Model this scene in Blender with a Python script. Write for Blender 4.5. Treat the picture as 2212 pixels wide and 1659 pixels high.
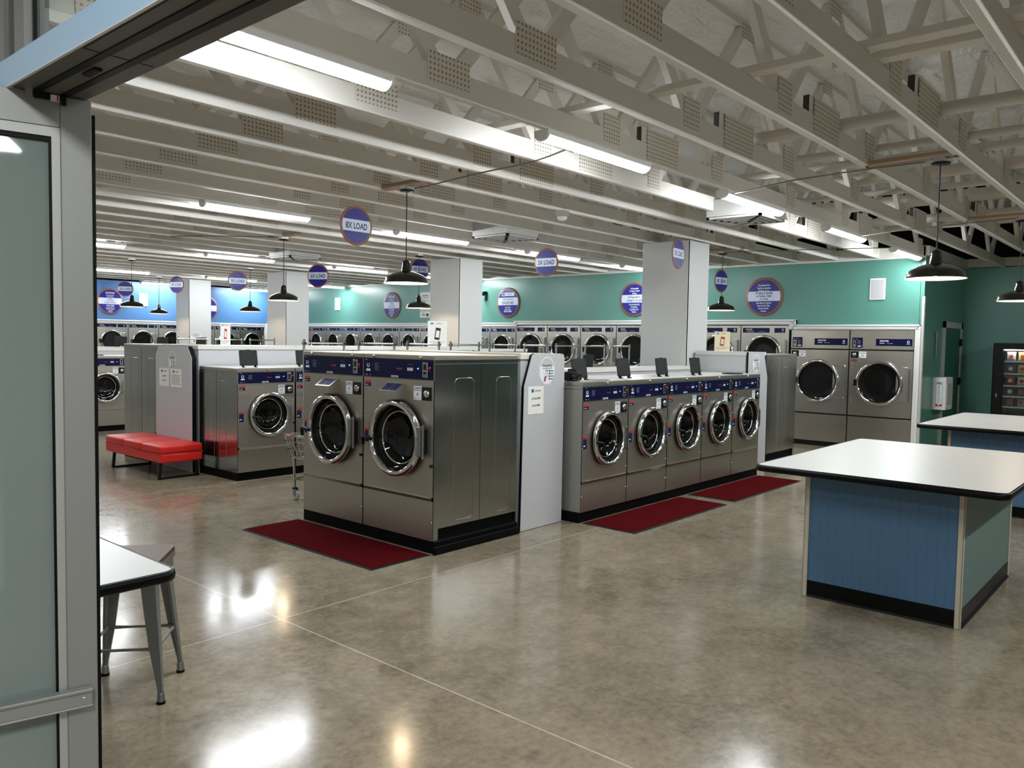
import bpy, bmesh, math, random
from mathutils import Matrix, Vector
random.seed(7)
PI = math.pi
for o in list(bpy.data.objects):
    bpy.data.objects.remove(o)
SC = bpy.context.scene
COL = SC.collection

# ------------------------------------------------------------------ camera
# world frame: x runs along the roof trusses into the shop, y along the shop front, z up (metres)
def camera():
    W, H = 2212, 1659
    cx, cy = W / 2, H / 2
    a = Vector((2610 - cx, cy - 762.0)); b = Vector((-885 - cx, cy - 704.0))
    f = math.sqrt(-(a.x * b.x + a.y * b.y))
    A = Vector((a.x, a.y, -f)).normalized(); B = Vector((b.x, b.y, -f)).normalized(); U = A.cross(B)
    cd = bpy.data.cameras.new('camera'); cam = bpy.data.objects.new('camera', cd); COL.objects.link(cam)
    cd.sensor_fit = 'HORIZONTAL'; cd.sensor_width = 36.0; cd.lens = f / W * 36.0
    cd.clip_start = 0.05; cd.clip_end = 100
    cam.matrix_world = Matrix.Translation((0, 0, 1.6)) @ Matrix((A, B, U)).to_4x4()
    SC.camera = cam
camera()

# ------------------------------------------------------------------ world, light levels, exposure
STRIP = 94.0       # radiance of the strip lights
BULB = 170.0        # radiance of the pendant bulbs
CANOPY = 108.0      # radiance of the lamp under the entrance canopy
WORLD = 0.55       # overcast daylight outside the shop front
w = bpy.data.worlds.new('outdoor_sky'); SC.world = w; w.use_nodes = True
bg = w.node_tree.nodes['Background']
bg.inputs[0].default_value = (0.74, 0.73, 0.70, 1); bg.inputs[1].default_value = WORLD
SC.view_settings.view_transform = 'Standard'
SC.view_settings.look = 'None'
SC.view_settings.exposure = 0.13
SC.view_settings.gamma = 1.0
SC.view_settings.use_curve_mapping = False
SC.cycles.use_denoising = True
SC.cycles.max_bounces = 8
SC.cycles.diffuse_bounces = 4
SC.cycles.glossy_bounces = 4
SC.cycles.transmission_bounces = 6
SC.cycles.transparent_max_bounces = 8
SC.cycles.sample_clamp_indirect = 6.0
SC.cycles.caustics_reflective = False
SC.cycles.caustics_refractive = False

# ------------------------------------------------------------------ materials
def lin(c):
    return tuple(((v / 255) / 12.92 if v / 255 <= .04045 else ((v / 255 + .055) / 1.055) ** 2.4) for v in c)
M = {}
def mat(name, rgb, rough=.5, metal=0.0, spec=None, emit=None, es=0.0, noise=None, bump=None, coat=0.0):
    m = bpy.data.materials.new(name); m.use_nodes = True
    nt = m.node_tree; b = nt.nodes['Principled BSDF']
    c = lin(rgb)
    b.inputs['Base Color'].default_value = (*c, 1)
    b.inputs['Roughness'].default_value = rough
    b.inputs['Metallic'].default_value = metal
    if spec is not None: b.inputs['Specular IOR Level'].default_value = spec
    if coat: b.inputs['Coat Weight'].default_value = coat; b.inputs['Coat Roughness'].default_value = .08
    if emit: b.inputs['Emission Color'].default_value = (*lin(emit), 1); b.inputs['Emission Strength'].default_value = es
    if noise or bump:
        tc = nt.nodes.new('ShaderNodeTexCoord')
    if noise:   # (scale, amount, stretch): faint uneven colour of the thing itself
        n = nt.nodes.new('ShaderNodeTexNoise'); n.inputs['Scale'].default_value = noise[0]; n.inputs['Detail'].default_value = 4
        mp = nt.nodes.new('ShaderNodeMapping'); mp.inputs['Scale'].default_value = noise[2] if len(noise) > 2 else (1, 1, 1)
        nt.links.new(tc.outputs['Object'], mp.inputs[0]); nt.links.new(mp.outputs[0], n.inputs[0])
        mx = nt.nodes.new('ShaderNodeMix'); mx.data_type = 'RGBA'
        k = noise[1]
        mx.inputs[6].default_value = (*[v * (1 - k) for v in c], 1); mx.inputs[7].default_value = (*[min(1, v * (1 + k)) for v in c], 1)
        nt.links.new(n.outputs[0], mx.inputs[0]); nt.links.new(mx.outputs[2], b.inputs['Base Color'])
    if bump:
        n2 = nt.nodes.new('ShaderNodeTexNoise'); n2.inputs['Scale'].default_value = bump[0]; n2.inputs['Detail'].default_value = 3
        mp2 = nt.nodes.new('ShaderNodeMapping'); mp2.inputs['Scale'].default_value = bump[2] if len(bump) > 2 else (1, 1, 1)
        nt.links.new(tc.outputs['Object'], mp2.inputs[0]); nt.links.new(mp2.outputs[0], n2.inputs[0])
        bp = nt.nodes.new('ShaderNodeBump'); bp.inputs['Strength'].default_value = bump[1]; bp.inputs['Distance'].default_value = .02 if len(bump) < 4 else bump[3]
        nt.links.new(n2.outputs[0], bp.inputs['Height']); nt.links.new(bp.outputs[0], b.inputs['Normal'])
    M[name] = m
    return m

def node_math(nt, op, a, b=None, c=None):
    n = nt.nodes.new('ShaderNodeMath'); n.operation = op
    for i, v in enumerate((a, b, c)):
        if v is None: continue
        if isinstance(v, (int, float)): n.inputs[i].default_value = v
        else: nt.links.new(v, n.inputs[i])
    return n.outputs[0]

mat('steel', (172, 165, 154), .34, .88, bump=(2.6, .12), noise=(3, .05))
mat('steel_side', (176, 177, 173), .18, 1.0, bump=(1.6, .04), noise=(2, .05))
mat('steel_dryer', (192, 188, 180), .25, .95, bump=(1.8, .10), noise=(3, .05))
mat('zinc', (150, 150, 148), .35, 1.0, noise=(6, .12))
mat('galvanised', (158, 155, 147), .42, .85, noise=(8, .08))
mat('painted_cabinet', (150, 150, 142), .38, .55, noise=(4, .05))
mat('chrome', (215, 215, 215), .07, 1.0)
mat('drum', (70, 70, 72), .3, .9)
mat('rubber', (8, 8, 9), .45, spec=.15)
mat('black', (8, 8, 9), .5, spec=.25)
mat('black_gloss', (12, 11, 11), .16, coat=.5)
mat('lid_black', (24, 27, 27), .45, spec=.35)
mat('plinth_black', (7, 7, 8), .55, spec=.08, noise=(9, .4))
mat('navy', (6, 8, 52), .32, spec=.2)
mat('navy_dark', (12, 14, 44), .25)
mat('white_ink', (228, 232, 236), .5)
mat('grey_ink', (120, 128, 150), .5)
mat('black_ink', (22, 22, 26), .5)
mat('navy_ink', (24, 26, 96), .5)
mat('red_ink', (185, 35, 28), .5)
mat('rust_ink', (150, 70, 40), .5)
mat('blue_ink', (40, 105, 175), .5)
mat('label_red', (205, 48, 36), .45)
mat('label_blue', (18, 26, 78), .5, spec=.2)
mat('label_black', (26, 26, 30), .45)
mat('label_white', (225, 227, 228), .45)
mat('led_red', (96, 24, 20), .4, emit=(200, 50, 30), es=.04)
mat('led_blue', (150, 215, 240), .4, emit=(150, 220, 250), es=.8)
mat('button_red', (165, 35, 32), .35)
mat('laminate_white', (208, 206, 202), .32, noise=(5, .02))
mat('laminate_cream', (216, 206, 190), .35)
mat('panel_grey', (186, 187, 190), .42, noise=(40, .02))
mat('edge_black', (8, 8, 9), .35, spec=.15)
mat('column_paint', (197, 197, 196), .5, bump=(60, .03))
mat('trim_white', (222, 222, 220), .38)
mat('truss_paint', (225, 221, 214), .5, noise=(2.5, .05, (.4, 1, 3)), bump=(14, .06, (.15, 1, 1)))
mat('pipe_paint', (205, 200, 190), .45)
mat('raw_wood', (166, 140, 116), .6, noise=(5, .22, (1, .2, 4)))
mat('wood_seat', (80, 55, 43), .42, noise=(6, .35, (1, 9, 1)))
mat('insul', (232, 232, 229), .42, noise=(1.2, .06), bump=(3.4, 1.0, (1, 1.6, 1), .14))
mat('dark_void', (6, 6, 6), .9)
mat('blue_wall', (80, 122, 172), .38, bump=(30, .05))
mat('mat_red', (74, 5, 9), 1.0, spec=.05, noise=(260, .3), bump=(300, .4))
mat('mat_edge', (22, 22, 22), .7, spec=.2)
mat('bench_red', (202, 30, 22), .38, bump=(120, .06))
mat('gun_metal', (132, 134, 132), .38, .55)
mat('alu', (142, 142, 138), .42, .45, noise=(30, .03))
mat('alu_light', (196, 196, 192), .42, .1)
mat('alu_dark', (98, 96, 90), .5, .3)
mat('fascia_blue', (172, 203, 226), .4)
mat('post_beige', (186, 176, 158), .45)
mat('grey_board', (104, 132, 126), .55)
mat('blue_board', (72, 122, 164), .5)
mat('shade_white', (238, 234, 224), .4)
mat('cable', (92, 88, 80), .45, .3)
mat('grille_grey', (178, 178, 182), .6)
mat('plastic_white', (220, 220, 216), .4)
mat('paper', (228, 228, 222), .7)
mat('paper_cream', (236, 222, 190), .7)
mat('sign_blue', (34, 32, 128), .35, spec=.35)
mat('sign_white', (205, 216, 236), .35)
mat('sign_rim', (142, 92, 72), .4)
mat('teal_paint_dark', (44, 104, 88), .45)
mat('vend_black', (10, 9, 9), .45, spec=.2)
mat('shelf_light', (210, 210, 205), .4)
mat('lower_dark', (66, 66, 64), .35, .4)
mat('leaf_stop', (166, 165, 160), .4, .4)
mat('strip_glow', (255, 255, 255), .5, emit=(246, 252, 255), es=STRIP)
mat('bulb_glow', (255, 230, 190), .5, emit=(255, 226, 184), es=BULB)
mat('canopy_glow', (255, 255, 255), .5, emit=(244, 250, 255), es=CANOPY)
mat('vend_lamp', (255, 255, 255), .5, emit=(255, 250, 240), es=45)

def teal_material():     # painted block wall: courses and joints as bump only
    m = mat('teal_wall', (82, 137, 124), .36); nt = m.node_tree; b = nt.nodes['Principled BSDF']
    g = nt.nodes.new('ShaderNodeNewGeometry'); s = nt.nodes.new('ShaderNodeSeparateXYZ'); nt.links.new(g.outputs['Position'], s.inputs[0])
    cb = nt.nodes.new('ShaderNodeCombineXYZ')
    nt.links.new(node_math(nt, 'ADD', s.outputs[0], s.outputs[1]), cb.inputs[0]); nt.links.new(s.outputs[2], cb.inputs[1])
    br = nt.nodes.new('ShaderNodeTexBrick'); nt.links.new(cb.outputs[0], br.inputs[0])
    br.inputs['Scale'].default_value = 1; br.inputs['Brick Width'].default_value = .39; br.inputs['Row Height'].default_value = .195
    br.inputs['Mortar Size'].default_value = .004; br.inputs['Color1'].default_value = (1, 1, 1, 1); br.inputs['Color2'].default_value = (1, 1, 1, 1); br.inputs['Mortar'].default_value = (0, 0, 0, 1)
    n = nt.nodes.new('ShaderNodeTexNoise'); n.inputs['Scale'].default_value = 28; nt.links.new(g.outputs['Position'], n.inputs[0])
    h = node_math(nt, 'MULTIPLY_ADD', n.outputs[0], .25, br.outputs[0])
    bp = nt.nodes.new('ShaderNodeBump'); bp.inputs['Strength'].default_value = .12; bp.inputs['Distance'].default_value = .01
    nt.links.new(h, bp.inputs['Height']); nt.links.new(bp.outputs[0], b.inputs['Normal'])
teal_material()

def teal_smooth():
    mat('teal_plaster', (88, 142, 130), .3, bump=(9, .10))
teal_smooth()

def floor_material():    # ground and sealed concrete with pale filled joints
    m = mat('concrete', (150, 138, 118), .2); nt = m.node_tree; b = nt.nodes['Principled BSDF']
    g = nt.nodes.new('ShaderNodeNewGeometry'); s = nt.nodes.new('ShaderNodeSeparateXYZ'); nt.links.new(g.outputs['Position'], s.inputs[0])
    def noise(sc, det, rough=.6):
        n = nt.nodes.new('ShaderNodeTexNoise'); n.inputs['Scale'].default_value = sc; n.inputs['Detail'].default_value = det; n.inputs['Roughness'].default_value = rough
        nt.links.new(g.outputs['Position'], n.inputs[0]); return n.outputs[0]
    big = noise(.9, 6, .65); mid = noise(6, 10, .78); fine = noise(60, 3)
    v = node_math(nt, 'MULTIPLY_ADD', noise(26, 6, .7), .28, node_math(nt, 'MULTIPLY_ADD', mid, .40, node_math(nt, 'MULTIPLY', big, .32)))
    rp = nt.nodes.new('ShaderNodeValToRGB'); nt.links.new(v, rp.inputs[0])
    el = rp.color_ramp.elements
    el[0].position = .37; el[0].color = (*lin((92, 84, 71)), 1)
    el[1].position = .65; el[1].color = (*lin((156, 143, 122)), 1)
    e = rp.color_ramp.elements.new(.5); e.color = (*lin((128, 117, 99)), 1)
    # joints
    def line(sock, at, wd):
        d = node_math(nt, 'ABSOLUTE', node_math(nt, 'SUBTRACT', sock, at)); return node_math(nt, 'LESS_THAN', d, wd)
    wob = node_math(nt, 'MULTIPLY_ADD', noise(7, 2), .006, .0018)
    j = None
    for ax, at in ((1, 3.91), (1, 8.0), (1, -.2), (1, 12.1), (0, 2.53), (0, 7.3)):
        l = line(s.outputs[ax], at, wob); j = l if j is None else node_math(nt, 'MAXIMUM', j, l)
    mx = nt.nodes.new('ShaderNodeMix'); mx.data_type = 'RGBA'; nt.links.new(node_math(nt, 'MULTIPLY', j, .6), mx.inputs[0])
    nt.links.new(rp.outputs[0], mx.inputs[6]); mx.inputs[7].default_value = (*lin((196, 186, 166)), 1)
    # small dark pits
    pit = node_math(nt, 'LESS_THAN', node_math(nt, 'ADD', noise(34, 2, .5), node_math(nt, 'MULTIPLY', big, .22)), .345)
    mx2 = nt.nodes.new('ShaderNodeMix'); mx2.data_type = 'RGBA'; nt.links.new(node_math(nt, 'MULTIPLY', pit, .6), mx2.inputs[0])
    nt.links.new(mx.outputs[2], mx2.inputs[6]); mx2.inputs[7].default_value = (*lin((70, 60, 50)), 1)
    nt.links.new(mx2.outputs[2], b.inputs['Base Color'])
    nt.links.new(node_math(nt, 'MULTIPLY_ADD', mid, .18, .06), b.inputs['Roughness'])
    bp = nt.nodes.new('ShaderNodeBump'); bp.inputs['Strength'].default_value = .05; bp.inputs['Distance'].default_value = .01
    nt.links.new(node_math(nt, 'ADD', big, node_math(nt, 'MULTIPLY', fine, .06)), bp.inputs['Height']); nt.links.new(bp.outputs[0], b.inputs['Normal'])
    b.inputs['Specular IOR Level'].default_value = .5
floor_material()

def plate_material():    # nail plate: punched holes in the steel itself
    m = mat('nail_plate', (220, 213, 202), .5); nt = m.node_tree; b = nt.nodes['Principled BSDF']
    tc = nt.nodes.new('ShaderNodeTexCoord'); s = nt.nodes.new('ShaderNodeSeparateXYZ'); nt.links.new(tc.outputs['Object'], s.inputs[0])
    cb = nt.nodes.new('ShaderNodeCombineXYZ'); nt.links.new(s.outputs[0], cb.inputs[0]); nt.links.new(s.outputs[2], cb.inputs[1])
    vo = nt.nodes.new('ShaderNodeTexVoronoi'); vo.voronoi_dimensions = '2D'; vo.inputs['Scale'].default_value = 34; vo.inputs['Randomness'].default_value = 0
    nt.links.new(cb.outputs[0], vo.inputs[0])
    hole = node_math(nt, 'LESS_THAN', vo.outputs[0], .25)
    mx = nt.nodes.new('ShaderNodeMix'); mx.data_type = 'RGBA'; nt.links.new(hole, mx.inputs[0])
    mx.inputs[6].default_value = (*lin((220, 213, 202)), 1); mx.inputs[7].default_value = (*lin((142, 135, 124)), 1)
    nt.links.new(mx.outputs[2], b.inputs['Base Color'])
plate_material()

def board_material(name, rgb, axis):   # beadboard: grooves as bump
    m = mat(name, rgb, .5); nt = m.node_tree; b = nt.nodes['Principled BSDF']
    tc = nt.nodes.new('ShaderNodeTexCoord'); s = nt.nodes.new('ShaderNodeSeparateXYZ'); nt.links.new(tc.outputs['Object'], s.inputs[0])
    p = .052
    t = node_math(nt, 'ABSOLUTE', node_math(nt, 'SUBTRACT', node_math(nt, 'FRACT', node_math(nt, 'DIVIDE', s.outputs[axis], p)), .5))
    groove = node_math(nt, 'SMOOTH_MIN', node_math(nt, 'MULTIPLY', t, 12), 1.0, .2)
    bp = nt.nodes.new('ShaderNodeBump'); bp.inputs['Strength'].default_value = .55; bp.inputs['Distance'].default_value = .004
    nt.links.new(groove, bp.inputs['Height']); nt.links.new(bp.outputs[0], b.inputs['Normal'])
board_material('beadboard_blue', (70, 104, 136), 1)
board_material('beadboard_grey', (96, 118, 114), 0)

def glass_material(name, tint, refl, spec_rough, trans):   # thin glass sheet: part clear, part mirror
    m = bpy.data.materials.new(name); m.use_nodes = True; nt = m.node_tree
    for n in list(nt.nodes): nt.nodes.remove(n)
    out = nt.nodes.new('ShaderNodeOutputMaterial')
    tr = nt.nodes.new('ShaderNodeBsdfTransparent'); tr.inputs[0].default_value = (*lin(tint), 1)
    gl = nt.nodes.new('ShaderNodeBsdfGlossy'); gl.inputs['Roughness'].default_value = spec_rough
    df = nt.nodes.new('ShaderNodeBsdfDiffuse'); df.inputs[0].default_value = (*lin((165, 176, 170)), 1)
    lw = nt.nodes.new('ShaderNodeLayerWeight'); lw.inputs['Blend'].default_value = .5
    fres = node_math(nt, 'MULTIPLY_ADD', node_math(nt, 'POWER', lw.outputs['Facing'], 4.0), refl, .04)
    a = nt.nodes.new('ShaderNodeMixShader'); a.inputs[0].default_value = trans
    nt.links.new(tr.outputs[0], a.inputs[1]); nt.links.new(df.outputs[0], a.inputs[2])
    b = nt.nodes.new('ShaderNodeMixShader'); nt.links.new(fres, b.inputs[0])
    nt.links.new(a.outputs[0], b.inputs[1]); nt.links.new(gl.outputs[0], b.inputs[2])
    nt.links.new(b.outputs[0], out.inputs[0]); M[name] = m
glass_material('window_glass', (228, 231, 228), .7, .02, .03)
glass_material('door_leaf_glass', (166, 184, 176), .85, .025, .42)
glass_material('washer_glass', (96, 98, 100), .3, .03, .005)
glass_material('dryer_glass', (76, 80, 82), .4, .05, .01)

# ------------------------------------------------------------------ mesh building
_tcache = {}
def text_polys(s):
    if s not in _tcache:
        cu = bpy.data.curves.new('t', 'FONT'); cu.body = s; cu.size = 1.0; cu.resolution_u = 2; cu.align_x = 'CENTER'; cu.offset = .024
        o = bpy.data.objects.new('t', cu)
        me = bpy.data.meshes.new_from_object(o)
        _tcache[s] = ([tuple(v.co) for v in me.vertices], [tuple(p.vertices) for p in me.polygons])
        bpy.data.objects.remove(o); bpy.data.meshes.remove(me); bpy.data.curves.remove(cu)
    return _tcache[s]

class MB:
    def __init__(self):
        self.v = []; self.f = []; self.m = []; self.s = []; self.mats = []
    def slot(self, m):
        if m not in self.mats: self.mats.append(m)
        return self.mats.index(m)
    def add(self, vs, fs, m, smooth=False):
        k = len(self.v); i = self.slot(m)
        self.v += [tuple(p) for p in vs]
        for f in fs:
            self.f.append([k + j for j in f]); self.m.append(i); self.s.append(smooth)
        return self
    def box(self, a, b, m, bevel=0, seg=2):
        x0, y0, z0 = (min(a[i], b[i]) for i in range(3)); x1, y1, z1 = (max(a[i], b[i]) for i in range(3))
        if bevel:
            bm = bmesh.new(); bmesh.ops.create_cube(bm, size=1)
            for v in bm.verts: v.co = Vector(((x0 + x1) / 2 + v.co.x * (x1 - x0), (y0 + y1) / 2 + v.co.y * (y1 - y0), (z0 + z1) / 2 + v.co.z * (z1 - z0)))
            bmesh.ops.bevel(bm, geom=list(bm.edges), offset=min(bevel, .49 * min(x1 - x0, y1 - y0, z1 - z0)), segments=seg, affect='EDGES', profile=.5)
            bm.verts.index_update()
            self.add([v.co[:] for v in bm.verts], [[v.index for v in f.verts] for f in bm.faces], m, False); bm.free()
        else:
            vs = [(x0, y0, z0), (x1, y0, z0), (x1, y1, z0), (x0, y1, z0), (x0, y0, z1), (x1, y0, z1), (x1, y1, z1), (x0, y1, z1)]
            self.add(vs, [(0, 3, 2, 1), (4, 5, 6, 7), (0, 1, 5, 4), (1, 2, 6, 5), (2, 3, 7, 6), (3, 0, 4, 7)], m)
        return self
    def quad(self, a, b, c, d, m):
        return self.add([a, b, c, d], [(0, 1, 2, 3)], m)
    def prism(self, pts, axis, a, b, m):      # polygon extruded along axis 0,1,2
        def p3(p, t):
            q = [0, 0, 0]; q[axis] = t; o = [i for i in range(3) if i != axis]; q[o[0]] = p[0]; q[o[1]] = p[1]; return q
        n = len(pts); vs = [p3(p, a) for p in pts] + [p3(p, b) for p in pts]
        area = sum(pts[i][0] * pts[(i + 1) % n][1] - pts[(i + 1) % n][0] * pts[i][1] for i in range(n))
        flip = (area > 0) ^ (axis == 1) ^ (b < a)
        lo = list(range(n)); hi = list(range(n, 2 * n))
        fs = [lo[::-1] if flip else lo, hi if flip else hi[::-1]]
        for i in range(n):
            j = (i + 1) % n; q = [i, j, n + j, n + i]; fs.append(q if flip else q[::-1])
        return self.add(vs, fs, m)
    def tube(self, pts, r, m, n=8, closed=False, caps=True):
        pts = [Vector(p) for p in pts]; vs = []; K = len(pts)
        prev = None
        for i, p in enumerate(pts):
            if closed: d = pts[(i + 1) % K] - pts[i - 1]
            else: d = pts[min(i + 1, K - 1)] - pts[max(i - 1, 0)]
            d.normalize()
            if prev is None:
                up = Vector((0, 0, 1)) if abs(d.z) < .9 else Vector((1, 0, 0)); u = d.cross(up).normalized()
            else: u = (prev - d * prev.dot(d)).normalized()
            prev = u; v = d.cross(u); rr = r[i] if isinstance(r, (list, tuple)) else r
            for k in range(n):
                a = 2 * PI * k / n; vs.append(p + u * (math.cos(a) * rr) + v * (math.sin(a) * rr))
        fs = []
        for i in range(K if closed else K - 1):
            for k in range(n):
                a = i * n + k; b = i * n + (k + 1) % n; c = ((i + 1) % K) * n
                fs.append((a, b, c + (k + 1) % n, c + k))
        self.add(vs, fs, m, True)
        if not closed and caps:
            self.add(vs[:n], [list(range(n))[::-1]], m); self.add(vs[-n:], [list(range(n))], m)
        return self
    def lathe(self, prof, c, m, axis='z', n=32, sx=1.0, cap=False):   # prof: (radius, along); axis z up, or y (along +y)
        vs = []; K = len(prof)
        for r, t in prof:
            for k in range(n):
                a = 2 * PI * k / n
                if axis == 'z': vs.append((c[0] + r * math.cos(a), c[1] + r * math.sin(a), c[2] + t))
                else: vs.append((c[0] + r * math.cos(a), c[1] + t, c[2] + r * math.sin(a)))
        fs = []
        for i in range(K - 1):
            for k in range(n):
                a = i * n + k; b = i * n + (k + 1) % n; q = (a, b, b + n, a + n)
                fs.append(q if axis == 'z' else q[::-1])
        self.add(vs, fs, m, True)
        if cap:
            for i in (0, K - 1): self.add(vs[i * n:(i + 1) * n], [list(range(n))], m)
        return self
    def disc(self, c, r, m, n=32, axis='y', rz=None):
        rz = rz or r
        if axis == 'y': vs = [(c[0] + r * math.cos(2 * PI * k / n), c[1], c[2] + rz * math.sin(2 * PI * k / n)) for k in range(n)]; f = list(range(n))
        elif axis == 'x': vs = [(c[0], c[1] + r * math.cos(2 * PI * k / n), c[2] + rz * math.sin(2 * PI * k / n)) for k in range(n)]; f = list(range(n))
        else: vs = [(c[0] + r * math.cos(2 * PI * k / n), c[1] + r * math.sin(2 * PI * k / n), c[2]) for k in range(n)]; f = list(range(n))
        return self.add(vs, [f], m)
    def text(self, s, o, right, up, h, m, xs=.8):
        vs, fs = text_polys(s); o = Vector(o); R = Vector(right); U = Vector(up); k = h / .72
        return self.add([o + R * (v[0] * k * xs) + U * (v[1] * k) for v in vs], fs, m)
    def ftext(self, s, x, y, z, h, m, xs=.8):   # on a front (-y) face
        return self.text(s, (x, y, z), (1, 0, 0), (0, 0, 1), h, m, xs)
    def holed(self, x0, x1, z0, z1, cx, cz, r, y, m, n=40):   # front rectangle with a round hole
        ang = sorted(set([2 * PI * k / n for k in range(n)] + [math.atan2(z - cz, x - cx) % (2 * PI) for x in (x0, x1) for z in (z0, z1)]))
        inn = []; out = []
        for a in ang:
            c, s = math.cos(a), math.sin(a); inn.append((cx + r * c, y, cz + r * s))
            t = min(((x1 - cx) / c if c > 1e-9 else (x0 - cx) / c if c < -1e-9 else 1e9), ((z1 - cz) / s if s > 1e-9 else (z0 - cz) / s if s < -1e-9 else 1e9))
            out.append((cx + t * c, y, cz + t * s))
        k = len(ang)
        return self.add(inn + out, [(i, (i + 1) % k, k + (i + 1) % k, k + i)[::-1] for i in range(k)], m)
    def build(self, name, parent=None, label=None, loc=None, rotz=0):
        me = bpy.data.meshes.new(name); me.from_pydata(self.v, [], self.f)
        for mm in self.mats: me.materials.append(M[mm])
        me.polygons.foreach_set('material_index', self.m); me.polygons.foreach_set('use_smooth', self.s); me.update()
        o = bpy.data.objects.new(name, me); COL.objects.link(o)
        if parent: o.parent = parent
        if label: o['label'] = label
        if loc is not None: o.location = loc
        if rotz: o.rotation_euler.z = rotz
        return o

def tag(o, label, cat, group=None, kind=None):
    o['label'] = label; o['category'] = cat
    if group: o['group'] = group
    if kind: o['kind'] = kind
    return o
def thing(name, label, cat, loc=(0, 0, 0), rotz=0, group=None):
    o = bpy.data.objects.new(name, None); COL.objects.link(o); o.location = loc; o.rotation_euler.z = rotz; o.empty_display_size = .1
    return tag(o, label, cat, group)
def struct(o, label=None):
    o['kind'] = 'structure'
    if label: o['label'] = label
    return o
def copy_tree(o, parent=None):
    c = o.copy(); COL.objects.link(c)
    if parent: c.parent = parent
    for ch in list(o.children): copy_tree(ch, c)
    return c
def place(src, used, loc, rotz, label, group=None):
    o = src if not used else copy_tree(src)
    o.location = loc; o.rotation_euler.z = rotz; o['label'] = label
    if group: o['group'] = group
    return o

ORD = ['first', 'second', 'third', 'fourth', 'fifth', 'sixth', 'seventh', 'eighth', 'ninth', 'tenth', 'eleventh', 'twelfth', 'thirteenth', 'fourteenth']
# ------------------------------------------------------------------ room shell
XB, YB, XF, YR, XR = 12.94, 20.68, 0.66, 3.20, 15.46     # back wall, left wall, shop front, return wall, far right wall
struct(MB().box((-4, -6.6, -.1), (16.2, 22, 0), 'concrete').build('floor'))
c = MB().box((XF, -6.2, 3.9), (12.95, 21.7, 3.95), 'insul').box((13.75, -6.2, 3.9), (15.9, 3.26, 3.95), 'insul')
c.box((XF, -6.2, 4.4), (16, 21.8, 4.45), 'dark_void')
struct(c.build('ceiling'))

pts = [(3.26, 1.86), (5.17, 1.86), (5.17, 1.93), (11.13, 1.93), (11.13, 1.90), (20.8, 1.90), (20.8, 2.93), (3.26, 2.93)]
struct(MB().prism(pts, 0, XB, XB + .1, 'teal_plaster').build('wall_back'))
b = MB().box((XB, YR, 0), (XR, YR + .055, 3.0), 'teal_plaster')
struct(b.build('wall_return'))
struct(MB().box((XR, -6.2, 0), (XR + .12, YR + .06, 3.0), 'teal_wall').build('wall_far'))
struct(MB().box((3.2, YB, 1.90), (13.04, YB + .1, 2.95), 'blue_wall').build('wall_left'))
b = MB().box((XF, -6.2, 0), (XR, -6.1, 1.9), 'lower_dark').box((XF, -6.2, 1.9), (XR, -6.08, 2.02), 'trim_white').box((XF, -6.2, 2.02), (XR, -6.1, 4.4), 'teal_wall')
struct(b.build('wall_right'))
b = MB().box((13.95, YR + .06, 0), (14.05, 21.8, 4.4), 'dark_void').box((XF, 21.7, 0), (14, 21.8, 4.4), 'dark_void').box((XR + .12, -6.2, 3.0), (XR + .5, YR + .1, 4.4), 'dark_void').box((14, YR + .06, 3.0), (16, YR + .12, 4.4), 'dark_void')
struct(b.build('wall_service'))
# rim boards on top of the walls
b = MB().box((12.9, YR, 2.93), (12.96, 20.7, 3.11), 'truss_paint').box((XR - .05, -6.1, 2.98), (XR + .02, YR, 3.12), 'truss_paint').box((12.9, YR - .05, 2.96), (XR, YR + .03, 3.1), 'truss_paint')
struct(b.build('trim_1'))

def casing(segs, face, out, name):      # stepped white casing on the plane x = face
    b = MB()
    for (y0, z0, y1, z1) in segs:
        b.box((face - .02, y0, z0), (face + .05, y1, z1), 'trim_white', .004, 1)
        if abs(y1 - y0) > abs(z1 - z0):
            b.box((face - .035, y0, z1 - .028), (face, y1, z1), 'trim_white', .004, 1); b.box((face - .028, y0, z0 + .012), (face, y1, z0 + .035), 'trim_white', .004, 1)
        else:
            b.box((face - .035, y0, z0), (face, y0 + .028, z1), 'trim_white', .004, 1); b.box((face - .028, y1 - .035, z0), (face, y1 - .012, z1), 'trim_white', .004, 1)
    struct(b.build(name))
casing([(3.215, 0, 3.295, 1.945), (3.215, 1.865, 5.2, 1.945), (5.09, 1.865, 5.17, 2.025), (5.09, 1.945, 11.16, 2.03), (11.08, 1.905, 11.16, 2.03), (11.08, 1.905, 20.68, 1.995)], XB - .03, -1, 'trim_2')
b = MB()
b.box((3.3, YB - .05, 1.89), (12.9, YB + .02, 1.975), 'trim_white', .004, 1).box((3.3, YB - .065, 1.945), (12.9, YB, 1.975), 'trim_white', .004, 1)
b.box((12.82, YB - .06, 0), (12.9, YB + .02, 1.975), 'trim_white', .004, 1)
struct(b.build('trim_3'))
struct(MB().box((XB - .03, YR - .02, 0), (XB + .015, YR + .01, 2.36), 'alu_light', .004, 1).box((XB - .042, YR - .018, 0), (XB - .025, YR + .02, 2.36), 'alu_light', .004, 1).build('trim_4'))

# narrow door in the return wall
d = struct(MB().box((14.1, YR - .03, 0), (14.19, YR + .02, 2.03), 'alu_light').box((15.25, YR - .03, 0), (15.34, YR + .02, 2.03), 'alu_light').box((14.1, YR - .03, 1.93), (15.34, YR + .02, 2.03), 'alu_light').build('door_2'))
MB().box((14.19, YR - .012, .01), (15.25, YR + .02, 1.93), 'teal_paint_dark').build('door_leaf', d)
for z in (.35, 1.05, 1.7): MB().box((15.2, YR - .045, z - .06), (15.27, YR - .01, z + .06), 'black').build('hinge', d)

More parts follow.
